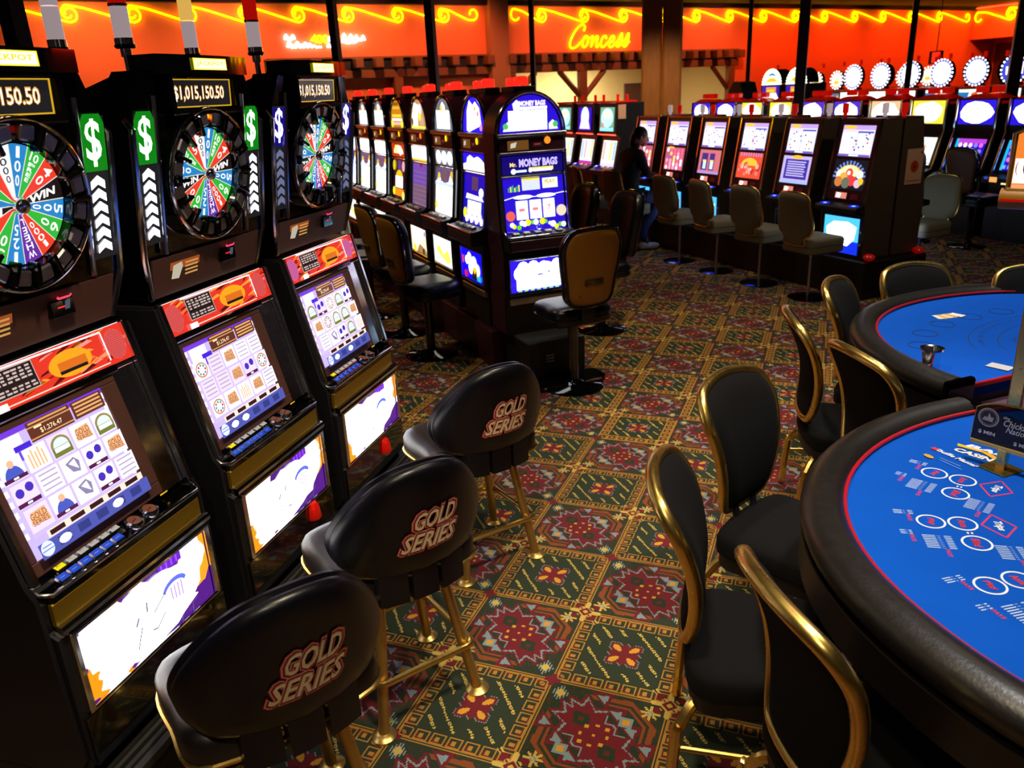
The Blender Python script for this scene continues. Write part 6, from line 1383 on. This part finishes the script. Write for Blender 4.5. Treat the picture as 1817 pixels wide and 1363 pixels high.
# ---------------------------------------------------------------- the seated player
PP = C0 + E2 * (PC * 4 + .28) - E1 * .46
T = thing('person', 'person in a dark jacket and blue jeans seated at a slot machine, facing right', 'person', PP, RB)   # faces local +y
def skin_body(name, J, R, E, m, parent, sub=2):
    me = bpy.data.meshes.new(name); me.from_pydata(J, E, []); me.update(); o = link(name, me, parent)
    o.modifiers.new('skin', 'SKIN'); o.modifiers.new('sub', 'SUBSURF').levels = sub; o.modifiers['sub'].render_levels = sub
    for v, r in zip(me.skin_vertices[0].data, R): v.radius = (r, r) if not isinstance(r, tuple) else r
    me.skin_vertices[0].data[0].use_root = True
    for mm in (M[m],): me.materials.append(mm)
    o.modifiers['skin'].use_smooth_shade = True
    return o
# body: pelvis, spine, neck, head base, arms, legs
J = [(0, -.02, .70), (0, .0, .85), (0, .03, 1.02), (0, .06, 1.17), (0, .09, 1.26), (0, .13, 1.34),
     (-.17, .06, 1.19), (-.23, .12, .96), (-.17, .34, .90), (.17, .06, 1.19), (.24, .12, .96), (.18, .36, .91),
     (-.10, .02, .67), (-.13, .38, .66), (-.15, .30, .20), (-.15, .36, .06), (.10, .02, .67), (.14, .40, .65), (.16, .12, .26), (.17, .14, .08),
     (-.15, .45, .04), (.19, .24, .04)]
E_ = [(0, 1), (1, 2), (2, 3), (3, 4), (4, 5), (3, 6), (6, 7), (7, 8), (3, 9), (9, 10), (10, 11), (0, 12), (12, 13), (13, 14), (14, 15), (0, 16), (16, 17), (17, 18), (18, 19), (15, 20), (19, 21)]
R = [(.16, .13), (.15, .12), (.17, .12), (.14, .10), .06, .06, .075, .055, .035, .075, .055, .035, .095, .075, .05, .04, .095, .075, .05, .04, .03, .03]
body = skin_body('body', J, R, E_, 'jacket', T)
J2 = [(0, -.03, .70), (-.10, .02, .67), (-.13, .38, .665), (-.15, .30, .20), (-.15, .33, .10), (.10, .02, .67), (.14, .40, .655), (.16, .12, .26), (.17, .13, .12)]
skin_body('trousers', J2, [(.17, .135), .105, .085, .062, .055, .105, .085, .062, .055], [(0, 1), (1, 2), (2, 3), (3, 4), (0, 5), (5, 6), (6, 7), (7, 8)], 'jeans', T)
HP = Vector((.01, .17, 1.40)); HR = Matrix.Rotation(rad(-22), 3, 'Z') @ Matrix.Rotation(rad(-16), 3, 'X')
b = MB()
b.ball(HP, (.074, .092, .105), 18, 12, HR)
b.ball(HP + HR @ Vector((0, .05, -.055)), (.05, .052, .055), 14, 9, HR)
b.tube([HP + HR @ Vector((0, .088, .012)), HP + HR @ Vector((0, .108, -.022)), HP + HR @ Vector((0, .092, -.03))], [.010, .015, .012], 8)
for s in (-1, 1): b.ball(HP + HR @ Vector((s * .076, -.005, -.008)), (.010, .018, .030), 8, 6, HR)
hd = part('head', b, 'skin', T, 60)
b = MB()
for s in (-1, 1): b.ball(HP + HR @ Vector((s * .030, .082, .014)), (.012, .008, .007), 8, 6, HR)
part('eyes', b, 'hair', hd, 60)
b = MB(); b.tube([HP + HR @ Vector((-.022, .090, -.055)), HP + HR @ Vector((0, .097, -.055)), HP + HR @ Vector((.022, .090, -.055))], .005, 6); part('mouth', b, 'wine', hd, 60)
b = MB(); b.ball(HP + HR @ Vector((0, -.018, .026)), (.086, .098, .098), 18, 12, HR); b.ball(HP + HR @ Vector((0, -.07, -.05)), (.075, .06, .10), 14, 9, HR); part('hair', b, 'hair', hd, 60)
for s, wx, wy, wz in ((-1, -.17, .34, .90), (1, .18, .36, .91)):
    b = MB(); w = Vector((wx, wy, wz)); b.ball(w + Vector((0, .05, -.002)), (.040, .052, .016), 12, 8)
    for f, L in enumerate((.062, .072, .068, .052)):
        x0 = -.028 + f * .019; b.tube([w + Vector((x0, .085, 0)), w + Vector((x0 * 1.1, .085 + L * .6, .008)), w + Vector((x0 * 1.15, .085 + L, -.016))], [.009, .0085, .007], 7)
    b.tube([w + Vector((-s * .034, .03, 0)), w + Vector((-s * .062, .07, -.004)), w + Vector((-s * .060, .10, -.012))], [.011, .0095, .008], 7)
    part('hand', b, 'skin', T, 60)
for p, q in (((-.15, .40, 0), 6), ((.18, .19, 0), -8)):
    b = MB(); Rz = Matrix.Rotation(rad(q), 3, 'Z'); o_ = Vector(p); b.ball(o_ + Rz @ Vector((0, .03, .045)), (.048, .135, .045), 14, 8, Rz); b.ball(o_ + Rz @ Vector((0, -.06, .06)), (.046, .06, .055), 12, 8, Rz)
    s = part('shoe', b, 'shoe', T, 60); s.location = (0, 0, .004)

# ---------------------------------------------------------------- light
def lamp(kind, loc, energy, col, size=.3, target=None, spot=None, blend=.5):
    l = bpy.data.lights.new('room_and_fill_light', kind); l.energy = energy; l.color = col  # serves ceiling lights and added fills alike, no fixtures modelled
    if kind == 'AREA': l.shape = 'DISK'; l.size = size
    else: l.shadow_soft_size = size
    if spot: l.spot_size = rad(spot); l.spot_blend = blend
    o = bpy.data.objects.new('room_and_fill_light', l); COL.objects.link(o); o.location = loc
    if target is not None:
        d = Vector(target) - Vector(loc); o.rotation_euler = d.to_track_quat('-Z', 'Y').to_euler()
    return o
WARM = (1, .84, .60)
def spot(x, y, e, tx, ty, ang=70, col=WARM, z=3.85, size=.12): return lamp('SPOT', (x, y, z), e, col, size, (tx, ty, 0.5), ang, .8)
spot(1.9, -.3, 330, 1.8, -.4, 66, (1, .95, .88)); spot(2.1, 1.9, 330, 1.9, 1.7, 66, (1, .95, .88))     # over the card tables
spot(.75, -1.5, 300, .1, -.8, 70)                                                                       # added over the aisle to brighten the stool backs
spot(.3, .6, 200, .2, .8, 70); spot(.4, 3.0, 300, .4, 3.0, 74); spot(.2, 5.2, 85, .2, 5.4, 72)
spot(1.0, -3.4, 160, .6, -2.2, 80)
spot(-2.9, 2.2, 120, -2.0, 3.4, 80); spot(-1.2, 8.4, 300, -1.4, 10.7, 60); spot(-3.4, 10.5, 260, -5.0, 14.6, 70); spot(2.9, 4.6, 55, 2.0, 6.6, 80); spot(.2, 8.8, 60, .2, 8.8, 80)  # added fills for left chairs, timber post, pier and right-hand bank
for t in (-11, -8.5, -6, -3.8, -1.2, 1.2, 3.6, 6, 8.5, 11, 13.6):                           # added coloured spots tinting the back wall, no fixtures
    p = WX @ Vector((t, -1.5, HC - .06)); q = WX @ Vector((t, 0, 2.7))
    c, e = ((1, .40, .20), 230) if t < -4.5 else (((1, .27, .14), 210) if t < 4 else ((1, .12, .02), 260))
    lamp('SPOT', p, e, c, .12, q, 110, .9)
lamp('AREA', WX @ Vector((1.0, 1.4, 2.6)), 160, (1, .86, .55), 1.5, WX @ Vector((1.0, 1.6, 0)))
lamp('SPOT', RX @ Vector((1.5, -1.4, HC - .06)), 260, (1, .14, .04), .12, RX @ Vector((1.5, 0.1, 2.6)), 110, .9)
w = bpy.data.worlds.new('world'); SC.world = w; w.use_nodes = True
w.node_tree.nodes['Background'].inputs['Color'].default_value = (.02, .015, .014, 1); w.node_tree.nodes['Background'].inputs['Strength'].default_value = .5
SC.view_settings.view_transform = 'Standard'; SC.view_settings.look = 'None'; SC.view_settings.gamma = 1; SC.view_settings.exposure = 0
SC.view_settings.use_curve_mapping = False
SC.cycles.max_bounces = 6; SC.cycles.diffuse_bounces = 3; SC.cycles.glossy_bounces = 3; SC.cycles.sample_clamp_indirect = 4
